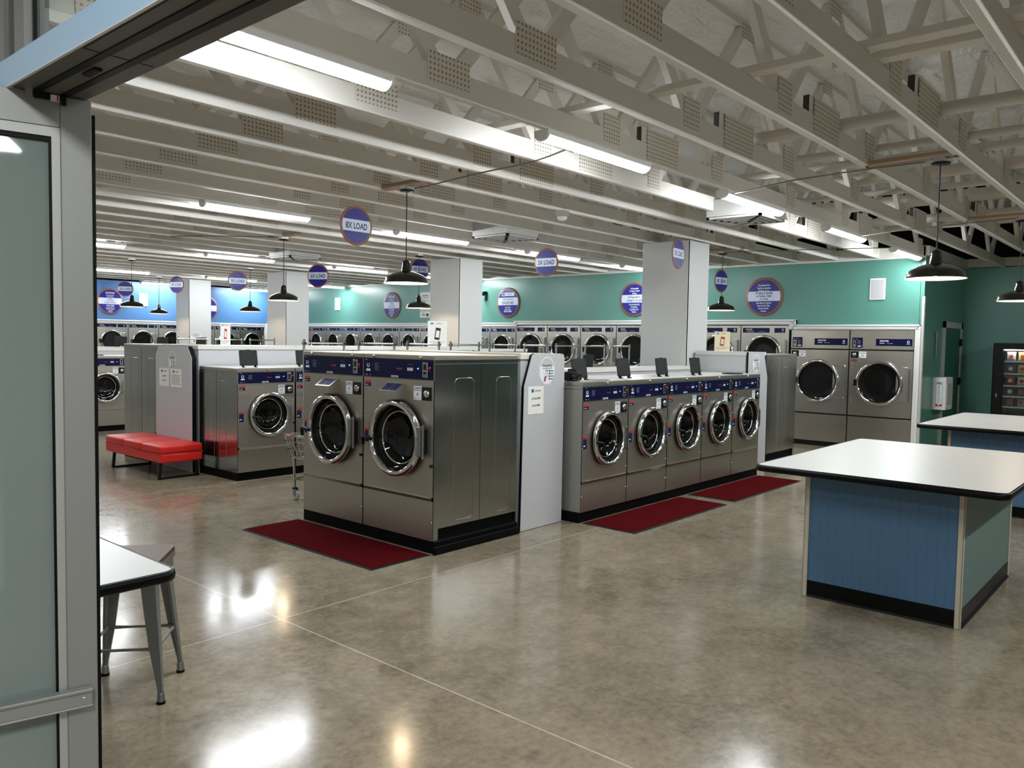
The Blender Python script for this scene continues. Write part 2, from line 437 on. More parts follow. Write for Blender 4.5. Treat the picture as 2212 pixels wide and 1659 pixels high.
# ------------------------------------------------------------------ shop front with the sliding entrance door
b = MB()
b.box((XF, -6.2, 2.95), (XF + .12, 21.7, 4.4), 'column_paint')
struct(b.build('wall_front'))
def window(name, y0, y1, z0, z1):
    f = MB()
    for (ya, yb, za, zb) in ((y0, y0 + .06, z0, z1), (y1 - .06, y1, z0, z1), (y0, y1, z0, z0 + .06), (y0, y1, z1 - .06, z1)):
        f.box((XF + .01, ya, za), (XF + .11, yb, zb), 'alu')
    o = struct(f.build(name))
    MB().box((XF + .05, y0 + .06, z0 + .06), (XF + .06, y1 - .06, z1 - .06), 'window_glass').build('pane', o)
n = 1
for y0, y1 in ((2.21, 3.9), (3.9, 6.2), (6.2, 8.5), (8.5, 10.8), (10.8, 13.1), (13.1, 15.4), (15.4, 17.7), (17.7, 19.8), (-1.9, -.42), (-3.9, -1.9), (-6.1, -3.9)):
    window('window_%d' % n, y0, y1, 0, 2.95); n += 1
# transom over the entrance
f = MB().box((.672, 2.083, 2.21), (.69, 2.146, 2.95), 'alu').box((.69, 2.076, 2.21), (.704, 2.15, 2.95), 'black').box((.66, -.42, 2.89), (.76, 2.21, 2.95), 'alu')
f.box((.68, 2.20, 2.21), (.70, 2.23, 2.95), 'alu_dark')
o = struct(f.build('window_%d' % n))
MB().box((.694, -.42, 2.21), (.70, 2.076, 2.9), 'window_glass').build('pane', o)
MB().box((.694, 2.15, 2.21), (.70, 2.20, 2.9), 'window_glass').build('pane', o)

h = struct(MB().box((.634, -.45, 2.152), (.785, 2.06, 2.212), 'alu_dark').build('trim_5'), 'grey soffit of the sliding door header with pale blue front')
MB().box((.628, -.45, 2.15), (.634, 2.42, 2.2125), 'fascia_blue').build('fascia', h, 'pale blue front plate')
MB().box((.627, -.45, 2.149), (.633, 2.42, 2.151), 'trim_white').build('drip_edge', h)
for xa, xb in ((.673, .690), (.729, .7455)):
    MB().box((xa, -.45, 2.1495), (xb, 2.03, 2.153), 'rubber').build('track_slot', h)
MB().box((.640, 1.6665, 2.1510), (.672, 1.668, 2.1521), 'rubber').box((.691, 1.6665, 2.1510), (.728, 1.668, 2.1521), 'rubber').box((.746, 1.6665, 2.1510), (.776, 1.668, 2.1521), 'rubber').box((.640, -.4, 2.1510), (.6412, 1.668, 2.1521), 'rubber').build('seam', h)
MB().box((.699, 1.765, 2.146), (.717, 1.83, 2.153), 'black', .003, 2).build('sensor', h)
# entrance canopy outside, with the lamp whose light falls on the open leaf
struct(MB().box((-2.6, -6.0, 3.42), (XF, 5.0, 3.5), 'column_paint').build('trim_8'), 'canopy over the entrance outside')
cl = thing('canopy_light', 'square lamp in the canopy outside right before the entrance', 'lamp', (-1.0, -.35, 3.34), 0, 'canopy lamps')
MB().box((-.32, -.32, .015), (.32, .32, .08), 'plastic_white', .006, 2).build('housing', cl)
MB().box((-.29, -.29, .0), (.29, .29, .014), 'canopy_glow').build('lens', cl, 'glowing square lens')
cl2 = copy_tree(cl); cl2.location = (-.90, -4.5, 3.34); cl2['label'] = 'square lamp in the canopy outside, mirrored in the glass of the open door'
# jamb posts
struct(MB().box((.68, 2.11, 0), (.80, 2.21, 2.212), 'alu').build('trim_6'))
struct(MB().box((.68, -.52, 0), (.80, -.42, 2.95), 'alu').build('trim_7'))

# swung-out glass leaf (local x runs from its free edge, local +y is the face we see)
D = struct(MB().box((0, -.045, .02), (.065, 0, 2.15), 'alu', .002, 1).build('door_1'), 'open glass door leaf with grey aluminium frame and push bar')
D.location = (.792, 2.018, 0); D.rotation_euler.z = math.radians(180 - 14.04)
MB().box((-.009, -.038, .02), (0, -.012, 2.12), 'rubber').build('gasket', D)
MB().box((.0655, -.045, 2.0775), (1.02, -.001, 2.15), 'alu', .001, 1).build('top_rail', D)
MB().box((.0655, -.045, .02), (1.02, -.001, .22), 'alu', .001, 1).build('bottom_rail', D)
MB().box((.955, -.045, .02), (1.02, -.0005, 2.15), 'alu', .001, 1).build('stile', D)
f = MB().box((.0655, -.035, .22), (.083, -.004, 2.077), 'leaf_stop').box((.083, -.035, 2.055), (.955, -.004, 2.077), 'leaf_stop').box((.94, -.035, .22), (.955, -.004, 2.055), 'leaf_stop').box((.083, -.035, .22), (.94, -.004, .235), 'leaf_stop')
f.build('glass_stop', D)
f = MB().box((.083, -.03, .235), (.0885, -.008, 2.055), 'rubber').box((.0885, -.03, 2.045), (.94, -.008, 2.055), 'rubber')
f.build('glazing_seal', D)
MB().box((.0885, -.022, .235), (.94, -.016, 2.045), 'door_leaf_glass').build('pane', D)
pb = MB().box((.014, 0, .7035), (.99, .022, .739), 'alu', .003, 2).box((.014, .004, .738), (.99, .028, .7465), 'alu', .002, 2).box((.014, .0, .7005), (.99, .025, .706), 'alu', .002, 2).build('push_bar', D)
MB().lathe([(.0055, 0), (.0055, .003), (.003, .004), (0, .002)], (.033, .0215, .7225), 'chrome', 'y', 16).build('screw', pb)
MB().box((.09, -.075, .752), (.93, -.05, .779), 'alu', .003, 1).build('push_bar', D)
f = MB().box((.052, -.04, 2.128), (.064, .006, 2.1505), 'black', .002, 1).box((.085, -.04, 2.136), (.118, .004, 2.152), 'black', .002, 1).box((.12, -.03, 2.14), (.135, .003, 2.152), 'chrome')
f.build('pivot', D)
MB().box((.066, -.02, 2.135), (.084, .0015, 2.1495), 'label_white').box((.068, .001, 2.136), (.0715, .002, 2.1485), 'label_red').build('sticker', D)

# ------------------------------------------------------------------ columns
YC = ((5.05, 5.74), (9.16, 9.85), (14.07, 14.76), (18.05, 18.7))
for i, (y0, y1) in enumerate(YC):
    b = MB().box((9.22, y0, 0), (9.76, y1, 2.925), 'column_paint', .004, 1)
    b.box((9.214, y0 - .006, 0), (9.222, y0 + .012, 2.925), 'trim_white').box((9.214, y0 - .006, 0), (9.232, y0 + .004, 2.925), 'trim_white')
    o = b.build('column')
    tag(o, 'square white-clad column, %s from the back row of washers numbered five to nine' % ORD[i] if i else 'square white-clad column rising behind the row of small washers five to nine', 'column', 'white columns', 'structure')

# ------------------------------------------------------------------ roof trusses
NX, STEP = 3.14, 1.595
def make_truss(x1):
    root = thing('roof_truss', '-', 'roof truss', group='timber roof trusses')
    MB().box((.78, -.025, 2.95), (x1, .025, 3.09), 'truss_paint', .003, 1).build('bottom_chord', root)
    MB().box((.78, -.025, 3.86), (x1, .025, 3.905), 'truss_paint').build('top_chord', root)
    k = -1
    def web(xa, xb):
        dx, dz = xb - xa, .80; L = math.hypot(dx, dz); nx, nz = dz / L * .043, -dx / L * .043
        p = [(xa - nx, 3.06 - nz), (xa + nx, 3.06 + nz), (xb + nx, 3.87 + nz), (xb - nx, 3.87 - nz)]
        MB().prism(p, 1, -.022, .022, 'truss_paint').build('web', root)
    while NX + STEP * k < x1 + .3:
        xk = NX + STEP * k
        for s in (-1, 1):
            xa, xb = xk + s * .05, xk + s * (STEP / 2 - .05)
            if .8 < min(xa, xb) and max(xa, xb) < x1: web(xa, xb)
        if .95 < xk < x1 - .15:
            hw = .16 if k == 0 else .10
            MB().box((xk - hw, -.0285, 3.0), (xk + hw, -.025, 3.155 if k == 0 else 3.19), 'nail_plate').build('nail_plate', root)
        xa = xk + STEP / 2
        if xa < x1 - .1 and xa > .9: MB().box((xa - .1, -.0265, 3.79), (xa + .1, -.0225, 3.9), 'nail_plate').build('nail_plate', root)
        k += 1
    for xs in (5.2, 10.0):
        MB().box((xs, -.0295, 2.972), (xs + .46, -.0252, 3.2), 'nail_plate').build('splice_plate', root)
        MB().box((xs - .07, -.02, 3.09), (xs + .47, .02, 3.2), 'truss_paint').box((xs - .072, -.0195, 3.092), (xs - .07, .0195, 3.198), 'lower_dark').build('splice_block', root)
    return root
ROWN = ['nearest the entrance doors', 'second from the entrance', 'third from the entrance', 'fourth from the entrance']
tl = None; tr = None
for k in range(-28, 14):
    Y = round(3.25 - .62 * k, 3)
    if Y > 20.5 or Y < -5.5: continue
    m = -k                                  # trusses beyond the nearest lamp row
    if m < 0: lab = 'white timber roof truss, %s on the entrance side of the nearest strip-light row' % ORD[-m - 1]
    elif m % 7 == 0 and m // 7 < 4: lab = 'white timber roof truss carrying the strip-light row %s' % ROWN[m // 7]
    else: lab = 'white timber roof truss, %s beyond the strip-light row %s' % (ORD[m % 7 - 1], ROWN[min(3, m // 7)])
    if Y > YR + .1 or (Y > YR):
        if tl is None: tl = make_truss(12.93); o = tl
        else: o = copy_tree(tl)
    else:
        if tr is None: tr = make_truss(15.43); o = tr
        else: o = copy_tree(tr)
    o.location = (0, Y, 0); o['label'] = lab

# braces, wooden lamp blocks and pipes up between the trusses
b = lambda x, z, wd, ht, y0, y1, m='truss_paint': MB().box((x - wd / 2, y0, z), (x + wd / 2, y1, z + ht), m, .003, 1)
tag(b(4.26, 3.092, .09, .04, -2, 4.2).build('lateral_brace'), 'flat white timber brace lying across the truss chords, the one nearer the entrance', 'brace', 'braces across the trusses')
tag(b(4.47, 3.092, .09, .04, -2, 1.6).build('lateral_brace'), 'short white timber brace lying beside the longer brace on the truss chords', 'brace', 'braces across the trusses')
pipes = [(5.76, 3.14, .045, -2, 3.0, 'white pipe crossing the trusses just beyond the splice plates'), (6.55, 3.13, .03, -2, 2.8, 'thin white pipe crossing above the near folding table'),
         (6.98, 3.13, .035, -2, 3.4, 'white pipe crossing above the far end of the near folding table'), (8.05, 3.2, .055, -2, 5.0, 'thick white pipe crossing between the two pendant lamps over the tables'),
         (8.5, 3.14, .028, -2, 5.0, 'thin white pipe beside the thick pipe over the tables'), (9.6, 3.22, .07, -2, 6.0, 'thickest white pipe crossing before the dark roof gap'),
         (10.6, 3.16, .05, -2, 9.0, 'white pipe crossing above the small far strip lights'), (11.1, 3.14, .03, -2, 9.0, 'thin pale pipe crossing above the small far strip lights'), (12.0, 3.3, .08, -2, 12.0, 'thick pale pipe nearest the back wall')]
for x, z, r, y0, y1, lab in pipes:
    tag(MB().tube([(x, y0, z), (x, y1, z)], r, 'pipe_paint', 12).build('ceiling_pipe'), lab, 'pipe', 'pipes above the truss chords')

# ------------------------------------------------------------------ strip lights
def make_strip():
    root = thing('strip_light', '-', 'strip light', group='strip lights under the trusses')
    MB().box((.02, -.0542, .036), (1.23, .0542, .07), 'plastic_white').build('housing', root)
    prof = [(.060 * math.cos(a), .060 + .060 * math.sin(a)) for a in [math.radians(-155 + 13 * i) for i in range(11)]]
    d = MB(); vs = [(x, y, z) for x in (.02, 1.23) for y, z in prof]
    d.add(vs, [(i, i + 11, i + 12, i + 1) for i in range(10)], 'strip_glow', True)
    d.build('diffuser', root, 'glowing white diffuser')
    for xa, xb in ((0, .02), (1.23, 1.25)):
        MB().prism([(y * 1.05, z - .001) for y, z in prof[::-1]] + [(-.0568, .07), (.0568, .07)], 0, xa, xb, 'plastic_white').build('end_cap', root)
    return root
def strip_feed(root):
    j = MB().box((1.02, .03, .085), (1.12, .11, .15), 'zinc', .004, 1).build('junction_box', root)
    pts = [(1.12 + .12 * math.sin(PI * i / 10) * 1.1, .07, .11 - .025 * i / 10 * 2 + .02 * math.cos(PI * i / 10)) for i in range(11)]
    MB().tube(pts, .008, 'zinc', 8).build('conduit', j)
strip = make_strip(); used = False
LR = ((-1.08, 'over the folding tables'), (3.275, 'nearest the entrance doors'), (7.6, 'second from the entrance'), (12.25, 'third from the entrance'), (16.95, 'fourth from the entrance'), (20.2, 'close to the blue wall'))
feeds = []
for r, (Y, rn) in enumerate(LR):
    for i in range(5):
        x = 1.5 + 2.515 * i
        if i == 4 and r == 0: pass
        z = 2.88
        o = place(strip, used, (x, Y, z), 0, 'lit white strip light, %s along the row %s' % (ORD[i], rn)); used = True
        if Y > 5: feeds.append(o)

for o in feeds: strip_feed(o)
for Y, rn in ((7.76, 'second'), (12.41, 'third'), (17.1, 'fourth')):
    tag(MB().tube([(.85, Y, 2.936), (12.85, Y, 2.936)], .011, 'pipe_paint', 8).build('electrical_conduit'), 'thin white conduit running beside the strip-light row %s from the entrance' % rn, 'conduit', 'conduits along the strip lights')
# ------------------------------------------------------------------ pendant lamps
def make_pendant():
    root = thing('pendant_lamp', '-', 'pendant lamp', group='black pendant lamps')
    MB().lathe([(0, .0), (.062, .0), (.066, .012), (.02, .02), (.012, .03)], (0, 0, .0), 'black', 'z', 28).box((-.05, -.035, .015), (.05, .035, .045), 'zinc').build('canopy', root)
    MB().tube([(0, 0, .02), (0, 0, -.63)], .0045, 'black', 6).build('cord', root)
    MB().lathe([(.012, -.6), (.03, -.612), (.036, -.635), (.042, -.70), (.046, -.705)], (0, 0, 0), 'black_gloss', 'z', 24).build('socket', root)
    pr = [(.044, -.70), (.07, -.705), (.12, -.722), (.16, -.742), (.185, -.762), (.192, -.79), (.199, -.80), (.203, -.806)]
    sh = MB().lathe([(r, z) for r, z in pr], (0, 0, 0), 'black_gloss', 'z', 48)
    sh.lathe([(max(.01, r - .003), z - .002) for r, z in pr][::-1], (0, 0, 0), 'shade_white', 'z', 48)
    sh.build('shade', root)
    MB().lathe([(.012, -.71), (.03, -.735), (.036, -.757), (.03, -.78), (.014, -.793), (.0, -.796)], (0, 0, 0), 'bulb_glow', 'z', 16).build('bulb', root, 'lit warm bulb')
    return root
pend = make_pendant(); used = False
for x, y, lab in ((4.77, 5.41, 'black pendant lamp hanging over washers three and four'), (6.16, 9.46, 'black pendant lamp in front of the third column from the right'), (6.335, 1.50, 'black pendant lamp over the near folding table'),
                  (10.81, 5.38, 'black pendant lamp over the far end of the small washer row'), (8.62, 9.47, 'black pendant lamp beside the second column'), (8.51, 14.23, 'black pendant lamp against the blue wall right of the far column'),
                  (8.59, 18.24, 'smallest black pendant lamp, far off by the blue wall'), (6.31, 14.43, 'black pendant lamp in front of the far left blue wall'), (9.62, 1.49, 'black pendant lamp over the far folding table, cut by the frame'), (10.9, 9.5, 'black pendant lamp hidden behind the second column')):
    if 'hidden' in lab: continue
    place(pend, used, (x, y, 2.905), 0, lab); used = True
for x, y, lab in ((4.77, 5.42, 'raw timber block holding the pendant over washers three and four'), (6.335, 1.70, 'raw timber block between trusses holding the pendant over the near table'), (9.62, 1.70, 'raw timber block holding the pendant over the far folding table'),
                  (6.16, 9.46, 'raw timber block holding the pendant before the third column'), (10.81, 5.38, 'raw timber block holding the pendant past the small washers')):
    tag(MB().box((x - .045, y - .31, 2.95), (x + .045, y + .31, 2.99), 'raw_wood').build('timber_block', None), lab, 'wood block', 'lamp blocks between the trusses')

def cable(pts, lab, r=.006):
    P = [Vector(p) for p in pts]; out = []
    for i in range(len(P) - 1):
        p0, p1, p2, p3 = P[max(0, i - 1)], P[i], P[i + 1], P[min(len(P) - 1, i + 2)]
        for t in [j / 6 for j in range(6)]:
            out.append(.5 * ((2 * p1) + (p2 - p0) * t + (2 * p0 - 5 * p1 + 4 * p2 - p3) * t * t + (3 * p1 - p0 - 3 * p2 + p3) * t ** 3))
    out.append(P[-1])
    tag(MB().tube(out, r, 'cable', 6).build('power_cable'), lab, 'cable', 'cables to the pendants')
cable([(4.79, 5.33, 2.928), (4.78, 5.1, 2.93), (4.72, 4.5, 2.942), (4.66, 3.9, 2.942), (4.5, 3.45, 2.94), (4.45, 3.34, 2.945)], 'grey cable from the near left pendant to the strip light')
cable([(6.34, 1.6, 2.935), (6.37, 2.0, 2.942), (6.45, 2.62, 2.942), (6.6, 3.1, 2.93), (6.65, 3.215, 2.935)], 'grey cable from the pendant over the near table to a strip light')
cable([(9.6, 1.55, 2.935), (9.7, 2.0, 2.942), (9.85, 2.63, 2.942), (10.0, 3.1, 2.93), (10.05, 3.215, 2.935)], 'grey cable from the pendant over the far table to a strip light')
cable([(10.8, 5.34, 2.93), (10.9, 5.1, 2.942), (11.1, 4.5, 2.942), (11.3, 3.9, 2.942), (11.5, 3.3, 2.94)], 'grey cable along the trusses to the pendant past the washers')
cable([(6.07, 9.5, 2.938), (5.7, 9.9, 2.94), (5.4, 10.3, 2.942), (5.2, 10.7, 2.942)], 'grey cable running left from the pendant before the column')

# air diffusers and the ceiling sensor
for x, y, lab in ((7.78, 3.63, 'square metal air diffuser below the nearest strip-light row'), (7.5, 6.66, 'square metal air diffuser in the second strip-light row'), (7.5, 11.2, 'square metal air diffuser left of the third column')):
    r = thing('air_diffuser', lab, 'air vent', (x, y, 2.86), group='ceiling air diffusers')
    MB().box((-.29, -.29, .03), (.29, .29, .2), 'alu_light').build('duct_box', r)
    for i in range(5):
        s = .29 - i * .052; z = .025 - i * .006; f = MB()
        for sx in (-1, 1):
            f.box((sx * s, -s, z - .02), (sx * (s - .03), s, z), 'alu_light').box((-s, sx * s, z - .02), (s, sx * (s - .03), z), 'alu_light')
        f.build('louvre', r)
r = thing('ceiling_sensor', 'small white round sensor under a truss above the small washers', 'sensor', (6.62, 5.10, 2.85))
MB().lathe([(0, .0), (.03, .004), (.05, .02), (.052, .04)], (0, 0, 0), 'plastic_white', 'z', 20).build('dome', r)
MB().box((-.05, -.05, .04), (.05, .05, .10), 'galvanised').build('junction_box', r)

# ------------------------------------------------------------------ washing machines
def rrect(y0, y1, z0, z1, r, x, axis='x'):
    out = []
    for cy, cz, a0 in ((y1 - r, z1 - r, 0), (y0 + r, z1 - r, PI / 2), (y0 + r, z0 + r, PI), (y1 - r, z0 + r, 1.5 * PI)):
        for i in range(5):
            a = a0 + PI / 2 * i / 4; p = (cy + r * math.cos(a), cz + r * math.sin(a))
            out.append((x, p[0], p[1]) if axis == 'x' else (p[0], x, p[1]))
    return out

def make_washer(big):
    W, D, z0, z1 = (.822, .94, .096, 1.485) if big else (.732, .84, .092, 1.25)
    pz0, pz1 = (1.302, 1.448) if big else (1.084, 1.206)
    sp = .425 if big else .372
    cx, cz, R, d = (.432, .842, .297, .072) if big else (.385, .728, .252, .058)
    root = thing('washing_machine', '-', 'washing machine')
    zs = .185 if big else z0
    c = MB()
    zt = z1 - .036
    for x in (0, W):
        c.add([(x, 0, z0), (x, .05, z0), (x, .05, zs), (x, D, zs), (x, D, zt), (x, 0, zt)], [(0, 5, 4, 3, 2, 1) if x == 0 else (0, 1, 2, 3, 4, 5)], 'steel_side')
        e = .004 if x == 0 else W - .004
        spans = ((.21, .42), (.68, .86)) if big else ((.24, .38), (.50, .64))
        for a, b2 in spans:
            c.tube(rrect(a, b2, .22 if big else .2, 1.31 if big else 1.1, .04, e), .006, 'steel_side', 6, True)
        e = -.0005 if x == 0 else W + .0005
        c.box((e - .001, .50 if big else .45, zs), (e + .001, .502 if big else .452, zt), 'black')
        c.box((e - .001, 0, zt - .03), (e + .0015, D, zt - .025), 'zinc')
    c.add([(0, D, z0), (W, D, z0), (W, D, zt), (0, D, zt)], [(0, 3, 2, 1)], 'zinc')
    c.add([(0, 0, z0), (W, 0, z0), (W, D, z0), (0, D, z0)], [(0, 3, 2, 1)], 'black')
    if big: c.box((.02, .06, z0), (W - .02, D - .02, .19), 'plinth_black')
    c.add([(0, 0, pz0 - .006), (W, 0, pz0 - .006), (W, 0, zt), (0, 0, zt)], [(0, 1, 2, 3)], 'steel')
    c.build('cabinet', root)
    f = MB().holed(.004, W - .004, sp, pz0 - .007, cx, cz, R * .93, -.004, 'steel')
    f.box((.004, -.004, sp - .001), (W - .004, .0, sp), 'steel')
    for x, z in ((.012, .66 if not big else 1.02), (W - .014, .66 if not big else 1.02), (W - .014, sp + .06)):
        f.lathe([(.006, 0), (.005, -.004), (0, -.006)], (x, -.004, z), 'chrome', 'y', 8)
    f.build('front_panel', root)
    k = MB().box((.004, -.004, z0), (W - .004, .002, sp - .03), 'steel')
    for x in (.012, W - .014): k.lathe([(.006, 0), (.005, -.004), (0, -.006)], (x, -.004, z0 + .14), 'chrome', 'y', 8)
    k.build('kick_panel', root)
    MB().prism([(-.002, sp - .034), (.0, sp - .034), (.0, sp - .001), (-.019, sp - .003), (-.019, sp - .006)], 0, .015, W - .02, 'steel').build('panel_lip', root)
    t = MB().box((0, -.004, zt), (W, D, z1), 'steel', .004, 2).box((.01, .03, z1 - .002), (W - .01, D - .005, z1 + .0015), 'laminate_cream' if big else 'laminate_white')
    for x in ((.13, .68) if big else (.37,)): t.lathe([(.012, 0), (.013, -.008), (.008, -.014), (0, -.016)], (x, -.004, z1 - .018), 'chrome', 'y', 12)
    t.build('top_cap', root)
    MB().box((W - .03, -.02, .6 if not big else .65), (W - .008, -.004, .618 if not big else .672), 'black', .004, 1).build('latch', root)
    # control panel
    p = MB().box((.012, -.010, pz0), (W - .018, 0, pz1), 'navy'); H = pz1 - pz0; y = -.0106
    X = lambda u: .012 + u * (W - .03); Z = lambda u: pz0 + u * H
    p.lathe([(.017, 0), (.010, 0)], (X(.065), y, Z(.62)), 'white_ink', 'y', 14).box((X(.035), y, Z(.30)), (X(.10), y - .0002, Z(.42)), 'white_ink').box((X(.06), y, Z(.55)), (X(.075), y - .0004, Z(.75)), 'navy')
    for i in range(6): p.box((X(.165), y, Z(.72 - .07 * i)), (X(.165 + (.075, .05, .06, .07, .055, .07)[i]), y - .0002, Z(.74 - .07 * i)), 'grey_ink')
    p.box((X(.02), y, Z(.90)), (X(.055), y - .0002, Z(.94)), 'grey_ink').box((X(.02), y, Z(.07)), (X(.06), y - .0002, Z(.12)), 'grey_ink').box((X(.09), y, Z(.07)), (X(.11), y - .0002, Z(.12)), 'grey_ink')
    p.ftext('DEXTER', X(.47), y, Z(.03), .016, 'white_ink', 1.05)
    for i in range(4): p.box((X(.655 + .021 * i), y, Z(.42)), (X(.669 + .021 * i), y - .0002, Z(.58)), 'white_ink')
    p.box((X(.66), y, Z(.74)), (X(.73), y - .0002, Z(.755)), 'grey_ink').box((X(.94), y, Z(.45)), (X(.97), y - .0002, Z(.47)), 'grey_ink')
    cp = p.build('control_panel', root)
    MB().box((X(.50), y - .001, Z(.45)), (X(.58), y, Z(.55)), 'led_red').build('display', cp)
    MB().prism([(X(.79), Z(.55)), (X(.815), Z(.60)), (X(.815), Z(.50))], 1, y - .001, y, 'led_blue').build('indicator', cp)
    s = MB().box((X(.87), y - .006, Z(.10)), (X(.945), y, Z(.90)), 'zinc', .003, 1).box((X(.89), y - .007, Z(.28)), (X(.925), y - .005, Z(.78)), 'black').box((X(.885), y - .009, Z(.42)), (X(.93), y - .006, Z(.48)), 'chrome')
    s.build('coin_slot', cp)
    MB().lathe([(.011, 0), (.011, -.008), (.007, -.011), (0, -.011)], (X(.972), y, Z(.60)), 'button_red', 'y', 14).build('stop_button', cp)
    # stickers
    def sticker(x, z, ww, hh, red):
        MB().box((x, -.0056, z), (x + ww, -.004, z + hh), 'label_blue').box((x - .002, -.006, z + hh * (1 - red)), (x + ww + .002, -.0056, z + hh), 'label_red').box((x + .006, -.0062, z + hh * .2), (x + ww * .55, -.0058, z + hh * .3), 'white_ink').box((x + .008, -.0064, z + hh * .84), (x + ww * .8, -.006, z + hh * .9), 'label_black').build('warning_label', root)
    sticker(.022, pz0 - .078, .07, .047, .42)
    sticker(.018, (.775 if big else .655), .055, .11, .2)
    lz = pz0 - (.155 if big else .133)
    MB().box((W - .128, -.010, lz), (W - .028, -.004, lz + .10), 'black', .002, 1).lathe([(.030, 0), (.030, -.006), (.022, -.012), (.012, -.014), (0, -.014)], (W - .074, -.010, lz + .05), 'chrome', 'y', 16).box((W - .080, -.03, lz + .03), (W - .068, -.02, lz + .07), 'chrome', .003, 1).build('coin_lock', root)
    # drum and door
    MB().lathe([(R * .93, -.004), (R * .86, .03), (R * .80, .06), (R * .80, .36), (0, .36)], (cx, 0, cz), 'drum', 'y', 40).build('drum', root)
    ring = MB().lathe([(R * .985, -d * .45), (R, -d * .62), (R * .995, -d * .85), (R * .97, -d), (R * .91, -d * 1.10), (R * .865, -d * 1.04), (R * .835, -d * .86), (R * .825, -d * .6)], (cx, 0, cz), 'chrome', 'y', 56)
    dr = ring.build('door', root)
    MB().lathe([(R * .95, .0), (R * .97, -d * .2), (R * .985, -d * .46)], (cx, 0, cz), 'rubber', 'y', 48).lathe([(R * .825, -d * .6), (R * .80, -d * .3), (R * .77, .0), (R * .75, .03)], (cx, 0, cz), 'rubber', 'y', 48).lathe([(R * .70, .004), (R * .685, -.004), (R * .665, .004)], (cx, 0, cz), 'chrome', 'y', 48).build('gasket', dr)
    MB().lathe([(R * .79, -d * .2), (R * .70, .0), (R * .64, .035), (R * .5, .06), (R * .25, .075), (0, .08)], (cx, 0, cz), 'washer_glass', 'y', 40).build('door_glass', dr)
    ax, az = cx - R * .93, cz - .02
    if big: pts = [(ax + .04, -d * 1.15, az - .005), (ax - .005, -d * 1.25, az), (ax - .045, -d * 1.25, az + .012), (ax - .075, -d * 1.1, az + .0), (ax - .072, -d, az - .06)]; rr = [.014, .018, .018, .016, .013]
    else: pts = [(ax - .005, -d * 1.12, az + .004), (ax + .03, -d * 1.22, az), (ax + .08, -d * 1.15, az - .008), (ax + .11, -d * 1.1, az - .04), (ax + .125, -d * 1.05, az - .085)]; rr = [.014, .013, .012, .012, .01]
    MB().tube(pts, rr, 'black', 8).build('handle', dr)
    hx = cx + R * 1.0
    MB().box((hx - .028, -d * 1.02, cz - R * .38), (hx + .014, -d * .5, cz + R * .38), 'zinc', .006, 2).tube([(hx + .018, -d * .62, cz - R * .44), (hx + .018, -d * .62, cz + R * .42)], .011, 'zinc', 10).box((hx + .005, -d * .6, cz - R * .3), (hx + .026, 0, cz + R * .3), 'black').build('hinge', dr)
    if big:
        s = MB().prism([(-.10, 1.150), (-.10, 1.205), (-.004, 1.268), (-.004, 1.150)], 0, .30, .497, 'steel')
        u = Vector((0, .096, .063)); n0 = Vector((0, -.0006, .0010))
        for xa, xb in ((.312, .398), (.404, .485)):
            a = Vector((xa, -.10, 1.205)); s.quad(a + u * .12 + n0, Vector((xb, -.10, 1.205)) + u * .12 + n0, Vector((xb, -.10, 1.205)) + u * .88 + n0, a + u * .88 + n0, 'label_blue')
        s.build('soap_dispenser', root, 'angled steel soap drawer box')
    return root, dict(W=W, lz=lz, z1=z1)

def number_label(root, info, num):
    W, lz = info['W'], info['lz']; x0 = W - .222; x1 = W - .138; cxx = (x0 + x1) / 2
    b = MB().box((x0, -.0062, lz), (x1, -.004, lz + .104), 'label_white').box((x0 + .008, -.0066, lz + .083), (x1 - .008, -.0062, lz + .094), 'grey_ink').box((x0, -.0066, lz + .072), (x1, -.0062, lz + .076), 'navy_ink')
    b.ftext(num, cxx, -.0067, lz + .03, .026, 'black_ink', .9).box((x0 + .012, -.0066, lz + .008), (x0 + .02, -.0062, lz + .018), 'black_ink').box((x0 + .03, -.0066, lz + .01), (x1 - .01, -.0062, lz + .013), 'grey_ink')
    b.build('number_label', root)
def soap_lid(root, z, x=.17, y=.23, is_open=True):
    b = MB()
    if is_open:
        t = .16; w0 = Vector((x, y, z + .022)); u = Vector((0, math.sin(t), math.cos(t))); n = Vector((0, -math.cos(t), math.sin(t)))
        h = .178; ww = .225
        pr = [(0.006, 0), (ww - .006, 0), (ww, .006), (ww, h - .01), (ww - .01, h), (ww * .62, h), (ww * .58, h + .006), (ww * .42, h + .006), (ww * .38, h), (.01, h), (0, h - .01), (0, .006)]
        fr = [w0 + Vector((a, 0, 0)) + u * c2 for a, c2 in pr]; bk = [p - n * .009 for p in fr]
        m = len(pr); b.add(fr + bk, [list(range(m)), list(range(m, 2 * m))[::-1]] + [[i, m + i, m + (i + 1) % m, (i + 1) % m] for i in range(m)], 'lid_black')
        for a, c2 in ((.02, .16), (ww - .02, .16), (.02, .02), (ww - .02, .02)):
            p = w0 + Vector((a, 0, 0)) + u * c2 + n * .001; b.box(p - Vector((.004, .003, .004)), p + Vector((.004, .001, .004)), 'rubber')
        for a in (.035, ww - .035):
            b.box((x + a - .01, y - .012, z), (x + a + .01, y + .014, z + .03), 'rubber', .003, 1).box((x + a - .018, y - .03, z), (x + a + .012, y - .008, z + .010), 'rubber', .003, 1)
    else:
        b.box((x, y - .17, z + .003), (x + .225, y, z + .016), 'lid_black', .004, 1).box((x + .09, y - .18, z + .002), (x + .135, y - .165, z + .014), 'lid_black')
    b.build('soap_lid', root, 'raised black soap lid' if is_open else 'closed black soap lid')

